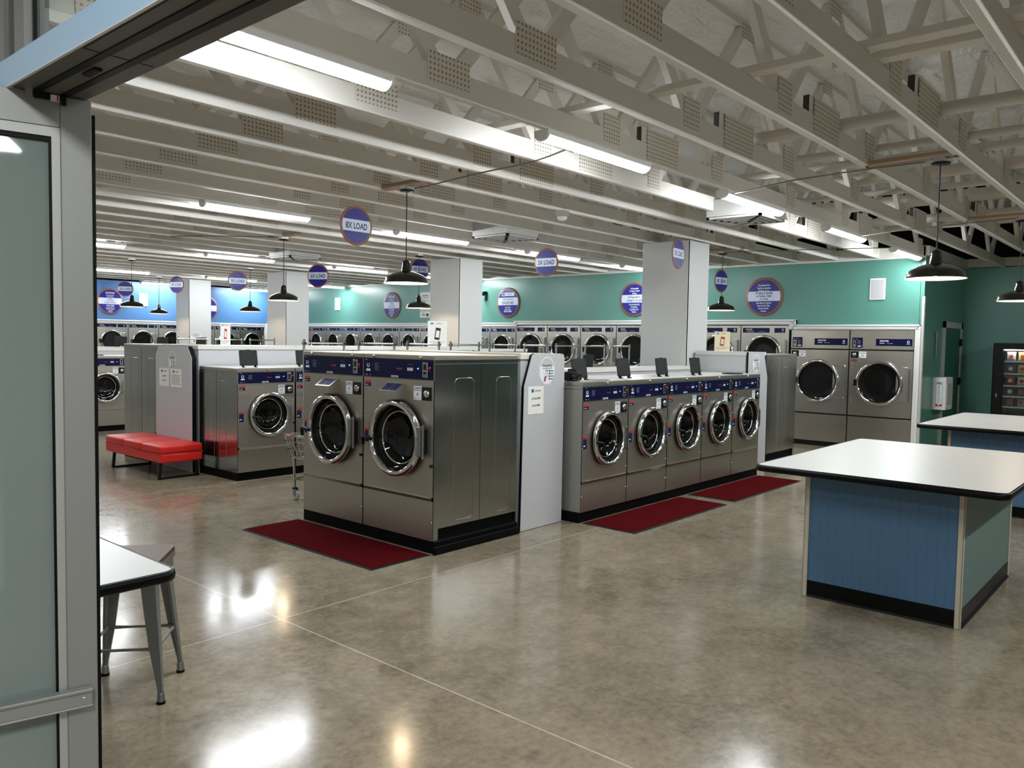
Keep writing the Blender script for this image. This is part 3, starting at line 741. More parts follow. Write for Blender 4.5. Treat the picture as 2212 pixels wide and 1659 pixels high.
big, BI = make_washer(True); small, SI = make_washer(False); ub = us = False
allw = []
def washer(kind, loc, rot, num, label, group, lid=None):
    global ub, us
    src, used = (big, ub) if kind == 'b' else (small, us)
    if kind == 'b': ub = True
    else: us = True
    allw.append((src if not used else copy_tree(src), loc, rot, num, label, group, lid, kind))
NEG_X, POS_X, POS_Y = -PI / 2, PI / 2, PI
washer('b', (4.078, 5.947, 0), NEG_X, '3', 'large steel washer numbered 3, left of the pair facing the entrance', 'large washers at the island ends')
washer('b', (4.078, 5.119, 0), NEG_X, '4', 'large steel washer numbered 4, with its whole side showing beside the white end panel', 'large washers at the island ends')
WORDS = ['five', 'six', 'seven', 'eight', 'nine']
EXT = ['nearest the white end panel, camera resting on top', 'second in the row by the two red mats', 'middle of the row by the two red mats', 'fourth in the row by the two red mats', 'last of the row, its soap lid shut']
for i in range(5):
    washer('s', (5.70 + .738 * i, 4.128, 0), 0, str(5 + i), 'small steel washer numbered %d, %s' % (5 + i, EXT[i]), 'small washers facing the red mats', lid=(i != 4))
E17 = ['standing right of the red bench', 'half hidden behind large washer 3', 'of which only the open lid shows above washer 3', 'second beyond washer 18, only its open lid showing', 'third beyond washer 18, only its open lid showing', 'last of the row behind the wire carts']
for i in range(6):
    washer('s', (4.65 + .746 * i, 8.037, 0), 0, str(17 + i), 'small steel washer numbered %d %s' % (17 + i, E17[i]) if i < 2 else 'small steel washer %s' % E17[i], 'small washers behind the carts', lid=True)
washer('b', (10.94, 4.29, 0), POS_X, '10', 'large steel washer facing away at the far island end, only its side showing', 'large washers at the island ends')
washer('b', (5.43, 10.78, 0), POS_Y, '23', 'large steel washer facing away behind the red bench, only its side showing', 'large washers at the island ends')
E11 = ['small steel washer numbered 11 beside the door frame beyond the red bench', 'small steel washer right of number 11, cut off by the tall steel side', 'small washer two along from number 11, only its lid showing', 'small washer three along from number 11, only its lid showing', 'small washer at the far end of the row of number 11']
for i in range(5):
    washer('s', (5.165 + .742 * i, 13.72, 0), 0, str(11 + i), E11[i], 'small washers in the far island', lid=i > 1)
for i in range(5):
    washer('s', (6.05 + .80 * i, 15.75, .12), POS_Y, str(40 + i), 'far washer facing the blue wall, %s from the door frame, lid showing' % ORD[i], 'far washers facing the blue wall', lid=True)
for i in range(3):
    washer('s', (6.9 + .74 * i, 6.04, 0), POS_Y, str(50 + i), 'washer facing away behind the small row, %s from the white panel, lid showing' % ORD[i], 'washers facing away behind the small row', lid=True)
for o, loc, rot, num, label, group, lid, kind in allw:
    o.location = loc; o.rotation_euler.z = rot; o['label'] = label; o['group'] = group
    number_label(o, BI if kind == 'b' else SI, num)
    if lid is not None: soap_lid(o, SI['z1'], is_open=lid)
    if num == '5':
        for ch in o.children:
            if ch.name.startswith('cabinet'):
                ch.data = ch.data.copy(); ch['label'] = 'matt grey painted side'
                for i, mm in enumerate(ch.data.materials):
                    if mm == M['steel_side']: ch.data.materials[i] = M['painted_cabinet']

# plinths under the rows
def plinth(a, b, lab): tag(MB().box(a, b, 'plinth_black', .004, 1).build('plinth'), lab, 'plinth', 'black plinths under the washers')
plinth((4.082, 4.282, 0), (5.03, 5.955, .0955), 'black plinth under large washers 3 and 4')
plinth((4.06, 4.255, 0), (5.03, 4.281, .062), 'low black curb along the side of large washer 4')
plinth((5.682, 4.13, 0), (9.392, 4.97, .0915), 'long black plinth under the small washers beside the red mats')
plinth((4.648, 8.04, 0), (9.14, 8.87, .0915), 'black plinth under washer 17 by the red bench')
plinth((9.99, 4.30, 0), (10.93, 5.12, .0955), 'black plinth under the far end washer')
plinth((4.6, 9.85, 0), (5.43, 10.78, .0955), 'black plinth under the tall steel side behind the bench')
plinth((5.165, 13.73, 0), (8.87, 14.55, .0915), 'black plinth under washer 11 beyond the bench')
plinth((5.32, 14.92, 0), (9.2, 15.75, .211), 'black plinth under the farthest washers')
plinth((6.16, 5.22, 0), (8.4, 6.04, .0915), 'black plinth under the washers facing away')

# service bulkheads between the rows, and their end panels
def bulk(prismpts, z, lab, top='laminate_white'):
    r = thing('service_bulkhead', lab, 'bulkhead', group='white service bulkheads')
    MB().prism(prismpts, 2, 0, z - .045, 'panel_grey').build('body', r)
    cxm = sum(p[0] for p in prismpts) / len(prismpts); cym = sum(p[1] for p in prismpts) / len(prismpts)
    MB().prism([(x + (.012 if x > cxm else -.012), y + (.012 if y > cym else -.012)) for x, y in prismpts], 2, z - .045, z, top).build('ledge', r)
rect = lambda x0, x1, y0, y1: [(x0, y0), (x1, y0), (x1, y1), (x0, y1)]
bulk(rect(5.09, 5.63, 4.33, 5.94), 1.497, 'cream topped bulkhead behind large washers 3 and 4', 'laminate_cream')
bulk(rect(5.66, 9.19, 4.985, 5.185), 1.325, 'low white bulkhead running behind the small washers 5 to 9')
bulk([(9.405, 4.33), (9.97, 4.33), (9.97, 5.94), (9.785, 5.94), (9.785, 5.03), (9.405, 5.03)], 1.515, 'white bulkhead box around the foot of the nearest column')
bulk(rect(4.66, 9.19, 8.91, 9.78), 1.49, 'long white bulkhead behind washer 17')
bulk(rect(9.215, 10.63, 8.91, 9.13), 1.47, 'white bulkhead in front of the second column')
bulk(rect(5.0, 9.19, 14.59, 14.86), 1.36, 'far white bulkhead behind washer 11')

def decal(b, cx, y, cz, w=.105, h=.12):      # payment decal on a front (-y) face
    b.disc((cx, y, cz), w, 'label_white', 32, 'y', h).add([(cx + w * .93 * math.cos(a), y - .0004, cz + h * .93 * math.sin(a)) for a in [PI * .12 + i * PI * .76 / 12 for i in range(13)]], [list(range(13))], 'panel_grey')
    b.ftext('DexterPay', cx, y - .0008, cz + h * .28, .022, 'black_ink', .95)
    b.box((cx - w * .6, y - .0008, cz + h * .14), (cx + w * .6, y - .0004, cz + h * .19), 'grey_ink')
    b.add([(cx - w * .30, y - .0008, cz - h * .45), (cx - w * .02, y - .0008, cz - h * .5), (cx + w * .08, y - .0008, cz + h * .04), (cx - w * .18, y - .0008, cz + h * .07)], [(0, 1, 2, 3)], 'black_ink')
    b.add([(cx - w * .26, y - .0010, cz - h * .40), (cx - w * .05, y - .0010, cz - h * .44), (cx + w * .03, y - .0010, cz - h * .02), (cx - w * .16, y - .0010, cz)], [(0, 1, 2, 3)], 'label_white')
    b.add([(cx - w * .42, y - .0009, cz - h * .75), (cx - w * .2, y - .0009, cz - h * .78), (cx - w * .12, y - .0009, cz - h * .4), (cx - w * .34, y - .0009, cz - h * .42)], [(0, 1, 2, 3)], 'rust_ink')
    for i in range(4):
        z = cz - h * (.02 + .19 * i); b.disc((cx + w * .30, y - .0008, z), .009, 'navy_ink', 12).box((cx + w * .42, y - .0008, z - .004), (cx + w * (.86 - .08 * (i % 2)), y - .0004, z + .003), 'black_ink')
def notice(b, x0, x1, z0, z1, y, kind):
    b.box((x0, y - .001, z0), (x1, y, z1), 'paper'); cx = (x0 + x1) / 2; h = z1 - z0; yy = y - .0014
    b.box((cx - (x1 - x0) * .30, yy, z1 - h * .22), (cx - (x1 - x0) * .14, yy + .0002, z1 - h * .1), 'blue_ink').ftext('LAUNDROMATS', cx + (x1 - x0) * .12, yy, z1 - h * .19, h * .055, 'rust_ink', .62)
    if kind == 'hours':
        b.ftext('Last Wash 8:30PM', cx, yy, z1 - h * .47, h * .075, 'black_ink', .62).ftext('Last Dry 9:00PM', cx, yy, z1 - h * .72, h * .075, 'black_ink', .62)
    else:
        for i in range(7): b.box((x0 + (x1 - x0) * .1, yy, z1 - h * (.36 + .08 * i)), (x1 - (x1 - x0) * (.1 + .04 * (i % 3)), yy + .0002, z1 - h * (.34 + .08 * i)), 'black_ink')
def end_panel(pts, th, lab, loc, rot, deco):   # front face on local y = 0
    o = MB(); o.prism(pts, 1, .0, th, 'panel_grey')
    r = o.build('end_panel'); tag(r, lab, 'end panel', 'white island end panels'); r.location = loc; r.rotation_euler.z = rot
    n = len(pts)
    e = MB()
    for i in range(n):
        a, c2 = pts[i], pts[(i + 1) % n]
        if max(a[1], c2[1]) < .01: continue
        dx, dz = c2[0] - a[0], c2[1] - a[1]; L = math.hypot(dx, dz); nx, nz = dz / L * .0015, -dx / L * .0015
        e.add([(a[0] + nx, .004, a[1] + nz), (c2[0] + nx, .004, c2[1] + nz), (c2[0] + nx, th + .006, c2[1] + nz), (a[0] + nx, th + .006, a[1] + nz)], [(0, 1, 2, 3)], 'edge_black')
    e.build('edge_band', r)
    deco(r)
def scr(b, x, z): b.lathe([(.006, 0), (.005, -.003), (0, -.004)], (x, 0, z), 'trim_white', 'y', 8)
def deco1(r):
    b = MB(); decal(b, .318, -.001, 1.352); b.build('payment_decal', r)
    b = MB(); notice(b, .068, .275, .985, 1.222, -.001, 'hours'); b.build('paper_notice', r)
    b = MB()
    for x, z in ((.20, .26), (.49, .29), (.21, 1.37), (.5, 1.38)): scr(b, x, z)
    b.build('screws', r)
end_panel([(0, .004), (.56, .004), (.562, 1.46), (.552, 1.485), (.53, 1.497), (.15, 1.497), (.115, 1.485), (.018, 1.225)], .02, 'white end panel with opening hours notice, right of large washer 4', (5.076, 4.287, 0), 0, deco1)
def deco2(r):
    b = MB(); decal(b, .43, -.001, 1.29, .095, .125); b.build('payment_decal', r)
    b = MB(); notice(b, .095, .345, .985, 1.205, -.001, 'hours'); b.build('paper_notice', r)
    b = MB(); notice(b, .385, .655, .985, 1.205, -.001, 'list'); b.build('paper_notice', r)
end_panel([(0, .004), (.9, .004), (.9, 1.34), (.80, 1.475), (.075, 1.475), (0, 1.36)], .05, 'grey-white end panel with two paper notices behind the red bench', (4.57, 9.80, 0), NEG_X, deco2)
def deco3(r):
    b = MB(); decal(b, .22, -.001, 1.37, .10, .115); b.build('payment_decal', r)
end_panel([(0, .004), (.58, .004), (.572, 1.19), (.46, 1.485), (.44, 1.515), (0, 1.515)], .02, 'white end panel beyond small washer 9, right of the nearest column', (9.398, 4.287, 0), 0, deco3)

# ------------------------------------------------------------------ tumble dryers in the walls
def make_dryer(kind):
    W, H, R, cx = dict(s=(.741, 1.90, .235, .36), m=(.836, 1.928, .31, .412), b=(.925, 1.862, .345, .455), l=(.772, 1.885, .275, .37))[kind]
    root = thing('tumble_dryer', '-', 'tumble dryer'); Dp = .85; G = 'steel_dryer'
    tiers = [(1.05, .533, 1.545)] if kind == 'b' else [({'s': 1.50, 'm': 1.463, 'l': 1.446}[kind], 1.0, H - .005), ({'s': .66, 'm': .62, 'l': .62}[kind], .14, .97)]
    MB().box((0, .004, .08), (W, Dp, H), G).box((.01, .03, 0), (W - .01, Dp, .08), 'black').build('cabinet', root)
    if kind == 'b':
        MB().box((.004, -.006, .085), (W - .004, .004, .515), G, .003, 1).build('kick_panel', root)
        MB().box((.004, -.006, 1.565), (W - .004, .004, H - .004), G, .003, 1).lathe([(.006, 0), (0, -.005)], (.33, -.006, 1.585), 'zinc', 'y', 8).build('upper_panel', root)
        MB().box((.0, -.002, .512), (W, .006, .536), 'black').box((0, -.002, 1.545), (W, .006, 1.566), 'black').build('seam', root)
    for t, (cz, za, zb) in enumerate(tiers):
        f = MB().holed(.004, W - .004, za, zb, cx, cz, R * .9, -.006, G); f.box((.004, -.006, za), (W - .004, .002, za + .004), 'black')
        if kind == 'b':
            for i in range(3): f.lathe([(.005, 0), (0, -.004)], (.045, -.006, 1.36 - .04 * i), 'trim_white', 'y', 8).lathe([(.005, 0), (0, -.004)], (.045, -.006, .82 - .04 * i), 'trim_white', 'y', 8)
        f.build('front_panel', root)
        MB().lathe([(R * .9, -.006), (R * .86, .05), (R * .86, .30), (0, .30)], (cx, 0, cz), 'drum', 'y', 36).build('drum', root)
        dr = MB().lathe([(R * .97, -.006), (R, -.02), (R, -.036), (R * .965, -.046), (R * .90, -.046), (R * .87, -.036), (R * .86, -.01)], (cx, 0, cz), 'chrome', 'y', 48).build('door', root)
        MB().lathe([(R * .87, -.025), (R * .80, -.018), (R * .5, -.014), (0, -.014)], (cx, 0, cz), 'dryer_glass', 'y', 40).build('door_glass', dr)
        x1 = min(W - .02, cx + R * 1.16 + .02)
        if kind == 'b': x1 = cx + R * 1.22
        pl = MB(); zt = R * .74
        pts = [(cx + R * .70, cz + zt), (x1, cz + zt), (x1, cz - zt), (cx + R * .70, cz - zt)]
        pl.prism(pts, 1, -.018, -.006, G); pl.tube([(x, -.018, z) for x, z in (pts[0], pts[1], pts[2], pts[3])], .006, 'chrome', 6)
        pl.box((x1 - .012, -.05, cz - R * .7), (x1 + .006, -.006, cz + R * .7), 'zinc', .004, 1)
        pl.build('hinge_plate', dr)
        MB().box((cx - R * 1.06, -.06, cz - .05), (cx - R * .92, -.03, cz + .05), 'rubber', .006, 2).build('handle', dr)
    y = -.008
    if kind == 'b':
        p = MB().box((.03, y, 1.588), (.19, -.004, 1.745), 'navy').box((.045, y - .004, 1.60), (.095, y, 1.70), 'zinc').box((.06, y - .0045, 1.64), (.08, y - .004, 1.68), 'black').box((.04, y - .001, 1.715), (.07, y, 1.725), 'grey_ink').box((.09, y - .001, 1.715), (.12, y, 1.725), 'grey_ink').box((.115, y - .001, 1.605), (.17, y, 1.62), 'white_ink')
        for i in range(5): p.box((.115, y - .001, 1.64 + .014 * i), (.165 - .01 * (i % 2), y, 1.645 + .014 * i), 'grey_ink')
        p.build('coin_plate', root)
        p = MB().box((.385, y, 1.622), (.90, -.004, 1.728), 'navy').ftext('DEXTER', .505, y - .0006, 1.686, .022, 'white_ink', 1.15).ftext('DRYER', .475, y - .0006, 1.655, .013, 'white_ink', 1.3).box((.54, y - .0006, 1.655), (.63, y, 1.664), 'grey_ink')
        p.lathe([(.018, 0), (.011, 0)], (.845, y - .0006, 1.685), 'white_ink', 'y', 14).box((.82, y - .0006, 1.645), (.87, y, 1.66), 'grey_ink').build('sign_panel', root)
        MB().box((.02, -.012, 1.43), (.135, -.004, 1.53), 'black', .002, 1).lathe([(.032, 0), (.03, -.008), (.012, -.012), (0, -.012)], (.075, -.012, 1.48), 'chrome', 'y', 14).box((.03, -.010, 1.375), (.11, -.004, 1.405), 'label_black').box((.035, -.0105, 1.385), (.1, -.0098, 1.395), 'label_red').build('coin_lock', root)
    else:
        z0, z1 = dict(s=(1.80, 1.868), m=(1.812, 1.892), l=(1.79, 1.865))[kind]
        e = W * (.63 if kind != 'm' else .60); g = W * (.67 if kind != 'm' else .70)
        p = MB().box((.03, y, z0), (e, -.004, z1), 'navy').ftext('DEXTER', W * .17, y - .0006, z0 + (z1 - z0) * .55, .019, 'white_ink', 1.15).ftext('STACK DRYER', W * .20, y - .0006, z0 + (z1 - z0) * .2, .011, 'white_ink', 1.2).box((W * .38, y - .0006, z0 + .018), (W * .5, y, z0 + .025), 'grey_ink')
        p.build('sign_panel', root)
        p = MB().box((g, y, z0), (W * (.95 if kind != 'm' else .92), -.004, z1), 'navy').lathe([(.015, 0), (.009, 0)], (W * .87, y - .0006, z0 + (z1 - z0) * .62), 'white_ink', 'y', 14).box((W * .84, y - .0006, z0 + .012), (W * .90, y, z0 + .02), 'grey_ink')
        p.build('sign_panel', root)
    return root
ds, dm, db, dl = make_dryer('s'), make_dryer('m'), make_dryer('b'), make_dryer('l')
for i in range(10):
    place(ds, i > 0, (12.905, 11.858 + .7478 * i, 0), NEG_X, 'smaller stacked steel dryer, %s left of the step in the white trim' % ORD[i], 'smaller stacked dryers on the teal wall')
for i in range(7):
    place(dm, i > 0, (12.905, 11.105 - .845 * i, 0), NEG_X, 'taller stacked steel dryer, %s right of the step in the white trim' % ORD[i], 'taller stacked dryers on the teal wall')
bigs = []
for i in range(2):
    o = place(db, i > 0, (12.905, 5.165 - .938 * i, 0), NEG_X, 'big single-door steel dryer numbered %d, %s of the pair by the corner' % (89 + i, ('left one', 'right one')[i]), 'big single-door dryers'); bigs.append(o)
for i, o in enumerate(bigs):
    b = MB().box((.14, -.0085, 1.432), (.25, -.004, 1.528), 'label_white').ftext(str(89 + i), .195, -.0092, 1.455, .024, 'black_ink', .9).box((.15, -.009, 1.5), (.24, -.0085, 1.51), 'grey_ink').box((.148, -.009, 1.437), (.17, -.0085, 1.447), 'black_ink')
    b.build('number_label', o)
for i in range(6):
    place(dl, i > 0, (8.16 + .779 * i, 20.665, 0), 0, 'stacked steel dryer under the blue wall, %s from the door frame' % ORD[i], 'stacked dryers under the blue wall')

# ------------------------------------------------------------------ round signs
def disc_sign(R, th, top, mid, bot, logo=None):     # front face looks along local -y, centre at the origin
    b = MB(); b.lathe([(R * .86, -th), (R * .985, -th), (R, -th * .7), (R, 0)], (0, 0, 0), 'sign_rim', 'y', 48).disc((0, 0, 0), R, 'sign_rim', 48)
    b.disc((0, -th - .0004, 0), R * .885, 'sign_blue', 48)
    r = R * .885; zb, zt = mid[0], mid[1]; pts = []
    for sgn in (1, -1):
        za, zc = (zb, zt) if sgn > 0 else (zt, zb)
        for i in range(9):
            z = za + (zc - za) * i / 8; pts.append((sgn * math.sqrt(r * r - z * z), -th - .0010, z))
    b.add(pts, [list(range(len(pts)))], 'sign_white')
    y = -th - .0016
    for s, z, h, m, xs in top + mid[2] + bot: b.ftext(s, 0, y, z, h, m, xs)
    if logo: b.box((-R * .55, y + .0002, logo), (R * .55, y + .0006, logo + .07), 'sign_white').box((-R * .52, y - .0002, logo + .01), (-R * .26, y + .0002, logo + .06), 'blue_ink').ftext('LAUNDROMATS', R * .12, y, logo + .022, .03, 'navy_ink', .62)
    return b
Wk, Nk = 'white_ink', 'navy_ink'
def load_sign(txt, loc, ang, lab):
    R = .183; b = disc_sign(R, .01, [], (-.052, .056, [(txt, -.028, .058, Nk, .74)]), [])
    r = thing('load_sign', lab, 'sign', loc, math.radians(ang) + PI / 2, 'round load signs hanging from the trusses')
    b.build('disc', r)
    MB().tube([(0, -.005, R - .004), (0, -.005, 2.955 - loc[2])], .0012, 'plastic_white', 4).build('string', r)
FW = Vector((.7537, .6550, -.0534))
load_sign('8X LOAD', (4.695, 6.03, 2.645), 270, 'round blue 8X LOAD sign over large washers 3 and 4, biggest of the signs')
load_sign('3X LOAD', (8.25, 6.60, 2.638), 187, 'round blue 3X LOAD sign over the washers facing away, clear of the columns')
load_sign('4X LOAD', (9.49, 10.41, 2.82), 257, 'round blue 4X LOAD sign partly behind the nearest left pendant')
load_sign('6X LOAD', (7.51, 10.58, 2.571), 208, 'round blue 6X LOAD sign right of the third column')
load_sign('3X LOAD', (8.11, 14.0, 2.657), 250, 'round blue 3X LOAD sign in front of the blue wall between columns')
load_sign('4X LOAD', (8.34, 16.88, 2.699), 205, 'round blue 4X LOAD sign beside the farthest column')
load_sign('2X LOAD', (8.53, 19.86, 2.71), 237, 'round blue 2X LOAD sign in front of the far blue wall')
load_sign('3X LOAD', (8.54, 4.83, 2.675), 277, 'round blue 3X LOAD sign hanging edge-on in front of the nearest column')
load_sign('8X LOAD', (11.88, 5.93, 2.616), 262, 'round blue 8X LOAD sign behind the cord of a pendant, right of the nearest column')

def wall_sign(b, loc, rot, lab):
    o = b.build('wall_sign'); tag(o, lab, 'sign', 'round notices on the walls'); o.location = loc; o.rotation_euler.z = rot
def L(lines, z, dz, h, m, xs=.62): return [(s, z - dz * i, h, m, xs) for i, s in enumerate(lines)]
R0 = .32
wall_sign(disc_sign(R0, .015, L(['No Se Siente Ni Se', 'Pare En Las Lavadoras', 'Ni Mesas ó Carro'], .175, .046, .030, Wk), (-.075, .088, L(['No Sitting or Standing', 'on Washers, Tables', 'or in Carts'], .044, .050, .036, Nk, .66)), L(['Tshob Zaum Los Yog Sawv', 'Saum Lub Cev Tshuab,', 'Rooj Los Sis Hauv', 'Lub Laub'], -.118, .045, .028, Wk)), (12.93, 5.66, 2.415), NEG_X, 'round notice reading No Sitting or Standing on Washers, Tables')
wall_sign(disc_sign(R0, .015, [], (-.055, .105, [('Customer Care Center', .055, .036, Nk, .62), ('559-287-2452', -.035, .062, Nk, .68)]), L(['Llame a Nuestro', 'Servicio al Cliente'], -.11, .042, .026, Wk) + [('559-916-9600', -.205, .038, Wk, .72)], .14), (12.93, 11.37, 2.425), NEG_X, 'round notice with Customer Care Center and 559-287-2452')
wall_sign(disc_sign(R0, .015, L(['No Responsable', 'Por Daños ó Perdida', 'De Ropa'], .19, .046, .030, Wk), (-.06, .085, L(['Not Responsible for', 'Damaged or Lost Items'], .025, .060, .040, Nk, .62)), L(['Tsis Lees Paub Rooj Tej', 'Uas Raug Puas,', 'Raug Nyiag, Los Sis', 'Ploj Lawm'], -.11, .046, .028, Wk)), (12.93, 8.20, 2.425), NEG_X, 'round notice reading Not Responsible, cut by the nearest column')
def dry_sign(): return disc_sign(R0, .015, [('SECADORAS', .185, .04, Wk, .7)] + L(['Nunca Lavado en Seco', 'Ropa Con Manchas', 'De Grasa o Quimicos'], .135, .038, .024, Wk), (-.075, .08, [('DRYERS', .035, .034, Nk, .7), ('Use Only Clothing', -.005, .026, Nk, .7), ('No Cleaners or Plastic Items', -.05, .028, Nk, .62)]), [('CUAV ZIAB', -.13, .038, Wk, .7)] + L(['Tsis Txhob Muab Cov Tej', 'Khaub Ncaws Uas Muaj Roj', 'Los Yog Tshuaj', 'Tso Rau Hauv'], -.17, .034, .022, Wk))
wall_sign(dry_sign(), (12.93, 15.17, 2.43), NEG_X, 'round DRYERS notice on the teal wall, shiny from the lamps above')
wall_sign(dry_sign(), (8.50, 20.67, 2.43), 0, 'round DRYERS notice on the blue wall by the door frame')
wall_sign(dry_sign(), (11.05, 20.67, 2.36), 0, 'round notice on the blue wall, nearly hidden by the farthest column')

def poster(loc, rot, ww, hh, m, ink, lab, cat='poster'):
    b = MB().box((-ww / 2, 0, .004), (ww / 2, .002, hh), m).box((-ww * .36, -.0006, hh * .87), (-ww * .22, 0, hh * .93), 'blue_ink').ftext('LAUNDROMATS', ww * .08, -.0006, hh * .885, hh * .035, 'rust_ink', .6)
    b.add([(ww * x, -.0008, hh * z) for x, z in ((-.16, .30), (.10, .27), (.18, .72), (-.08, .75))], [(0, 1, 2, 3)], ink).add([(ww * x, -.0012, hh * z) for x, z in ((-.10, .38), (.08, .36), (.12, .62), (-.05, .64))], [(0, 1, 2, 3)], m)
    for i in range(3): b.box((-ww * .4, -.0006, hh * (.20 - .05 * i)), (ww * (.4 - .1 * i), 0, hh * (.212 - .05 * i)), 'grey_ink')
    o = MB(); r = b.build('paper_poster'); tag(r, lab, cat, 'posters standing on the bulkheads'); r.location = loc; r.rotation_euler.z = rot
poster((8.52, 8.93, 1.49), math.radians(-35), .30, .40, 'paper', 'black_ink', 'white phone payment poster standing before the second column')
poster((9.42, 4.66, 1.515), math.radians(-70), .19, .25, 'paper_cream', 'rust_ink', 'cream phone payment poster standing right of the nearest column')
poster((5.05, 9.0, 1.49), math.radians(-25), .115, .275, 'paper', 'label_red', 'narrow poster with a red picture on the bulkhead behind washer 17')
b = MB().box((-.17, -.004, .17), (.17, 0, .60), 'paper').ftext('DexterPay', 0, -.005, .50, .045, 'black_ink', .8).box((-.12, -.005, .46), (.12, -.004, .475), 'grey_ink').box((-.1, -.005, .27), (-.02, -.0042, .42), 'black_ink').box((-.085, -.0054, .29), (-.035, -.005, .41), 'paper')
for i in range(4): b.disc((.03, -.005, .40 - .04 * i), .012, 'navy_ink', 10).box((.055, -.005, .396 - .04 * i), (.13, -.0042, .404 - .04 * i), 'black_ink')
b.box((-.12, -.005, .2), (.12, -.0042, .215), 'grey_ink').box((-.17, -.004, 0), (.17, 0, .15), 'paper').ftext('7638', -.06, -.005, .04, .06, 'black_ink', .7).box((.04, -.005, .03), (.13, -.0042, .1), 'black_ink').box((-.13, -.005, .115), (0, -.0042, .125), 'grey_ink')
o = b.build('wall_notice'); tag(o, 'white payment notice with 7638 on the teal wall, cut by the second column', 'notice'); o.location = (12.93, 13.98, 2.12); o.rotation_euler.z = NEG_X
b = MB(); decal(b, 0, -.001, 0, .15, .14); o = b.build('wall_decal'); tag(o, 'round payment sticker low on the farthest column', 'sticker'); o.location = (9.37, 18.045, 1.56)

# wall speakers, cameras, fittings on the right
def speaker(loc, rot, lab):
    r = thing('wall_speaker', lab, 'speaker', loc, rot, 'white wall speakers')
    MB().box((-.115, -.02, -.165), (.115, 0, .165), 'plastic_white', .01, 2).build('frame', r)
    MB().box((-.095, -.023, -.145), (.095, -.015, .145), 'grille_grey', .004, 1).build('grille', r)
speaker((12.94, 3.86, 2.487), NEG_X, 'white rectangular wall speaker right of the no sitting notice')
speaker((12.94, 17.36, 2.50), NEG_X, 'small white wall speaker on the teal wall left of the dryers notice')
speaker((9.33, 20.68, 2.50), 0, 'white wall speaker on the blue wall behind a pendant')
def cctv(loc, rot, lab):
    r = thing('security_camera', lab, 'security camera', loc, rot, 'black security cameras')
    MB().tube([(0, -.16, .01), (.0, -.02, .045)], .045, 'black', 14).tube([(0, -.19, .003), (0, -.15, .012)], .05, 'black', 14).build('body', r)
    MB().box((-.03, -.03, -.12), (.03, 0, .08), 'black', .006, 2).build('bracket', r)
cctv((12.94, 12.02, 2.60), NEG_X - .5, 'black security camera on the teal wall right of the second column')
cctv((12.94, 19.95, 2.56), NEG_X + .2, 'black security camera in the corner by the blue wall')
r = thing('fire_extinguisher_cabinet', 'white fire extinguisher cabinet with a red arrow on its side', 'fire extinguisher cabinet', (13.62, 3.20, .65))
MB().box((0, -.19, 0), (.42, 0, .50), 'plastic_white', .006, 2).build('case', r)
MB().box((.03, -.196, .04), (.40, -.188, .44), 'plastic_white').box((.07, -.198, .07), (.36, -.195, .41), 'grille_grey').build('door', r)
MB().lathe([(.01, 0), (.012, -.012), (0, -.014)], (.385, -.196, .24), 'chrome', 'y', 10).build('knob', r)
b = MB(); x = -.0008
b.box((x, -.15, .05), (0, -.045, .46), 'label_white').box((x - .0006, -.145, .055), (x, -.05, .09), 'red_ink').add([(x - .0008, -.0975, .06), (x - .0008, -.12, .10), (x - .0008, -.075, .10)], [(0, 1, 2)], 'label_white')
for ya, yb in ((-.15, -.14), (-.055, -.045)): b.box((x - .0004, ya + .003, .09), (x, yb - .003, .44), 'black_ink')
b.text('FIRE', (x - .001, -.0975, .395), (0, -1, 0), (0, 0, 1), .035, 'black_ink', .75)
for i, ch in enumerate('EXTINGUISHER'): b.text(ch, (x - .001, -.0975, .362 - .0225 * i), (0, -1, 0), (0, 0, 1), .017, 'black_ink', .9)
b.build('arrow_label', r)
r = thing('wall_bar', 'thin pale vertical bar on the teal wall left of the narrow door', 'wall bar', (13.62, 3.20, 1.44))
MB().tube([(0, -.03, .02), (0, -.03, .41)], .014, 'zinc', 10).build('rod', r)
for z in (.02, .39): MB().box((-.018, -.045, z), (.018, 0, z + .03), 'zinc', .003, 1).build('bracket', r)

# vending machine with its snacks
vm = thing('vending_machine', 'black snack vending machine against the far teal wall', 'vending machine', (14.62, 2.58, 0), NEG_X)
VW = 1.0
b = MB().box((0, 0, .03), (.14, .8, 1.70), 'vend_black', .012, 2).box((.80, 0, .03), (VW, .8, 1.70), 'vend_black', .012, 2).box((.13, 0, 1.60), (.81, .8, 1.70), 'vend_black').box((.13, 0, .03), (.81, .8, .42), 'vend_black').box((.13, .5, .42), (.81, .8, 1.6), 'vend_black')
b.build('cabinet', vm)
MB().box((.135, .004, .42), (.805, .008, 1.60), 'window_glass').build('window', vm)
MB().box((.15, .03, 1.585), (.79, .05, 1.598), 'vend_lamp').build('lamp', vm, 'lit lamp strip')
MB().box((.06, -.012, .84), (.085, .0, .9), 'zinc', .003, 1).build('lock', vm)
MB().tube([(.15, .002, .45), (.15, .002, 1.58), (.79, .002, 1.58)], .008, 'vend_black', 6).build('window_trim', vm)
ROWZ = (1.42, 1.225, 1.035, .865, .70, .52)
for z in ROWZ: MB().box((.14, .06, z - .012), (.80, .45, z), 'vend_black').box((.14, .05, z - .022), (.80, .06, z + .002), 'shelf_light').build('shelf', vm)
BAGC = [('silver', (190, 195, 205)), ('yellow', (226, 200, 120)), ('red', (176, 34, 34)), ('purple', (80, 60, 110)), ('grey', (120, 118, 112)), ('brown', (110, 84, 64)), ('blue', (50, 100, 170)), ('cream', (226, 218, 190))]
for nme, c2 in BAGC: mat('bag_' + nme, c2, .3, .1)
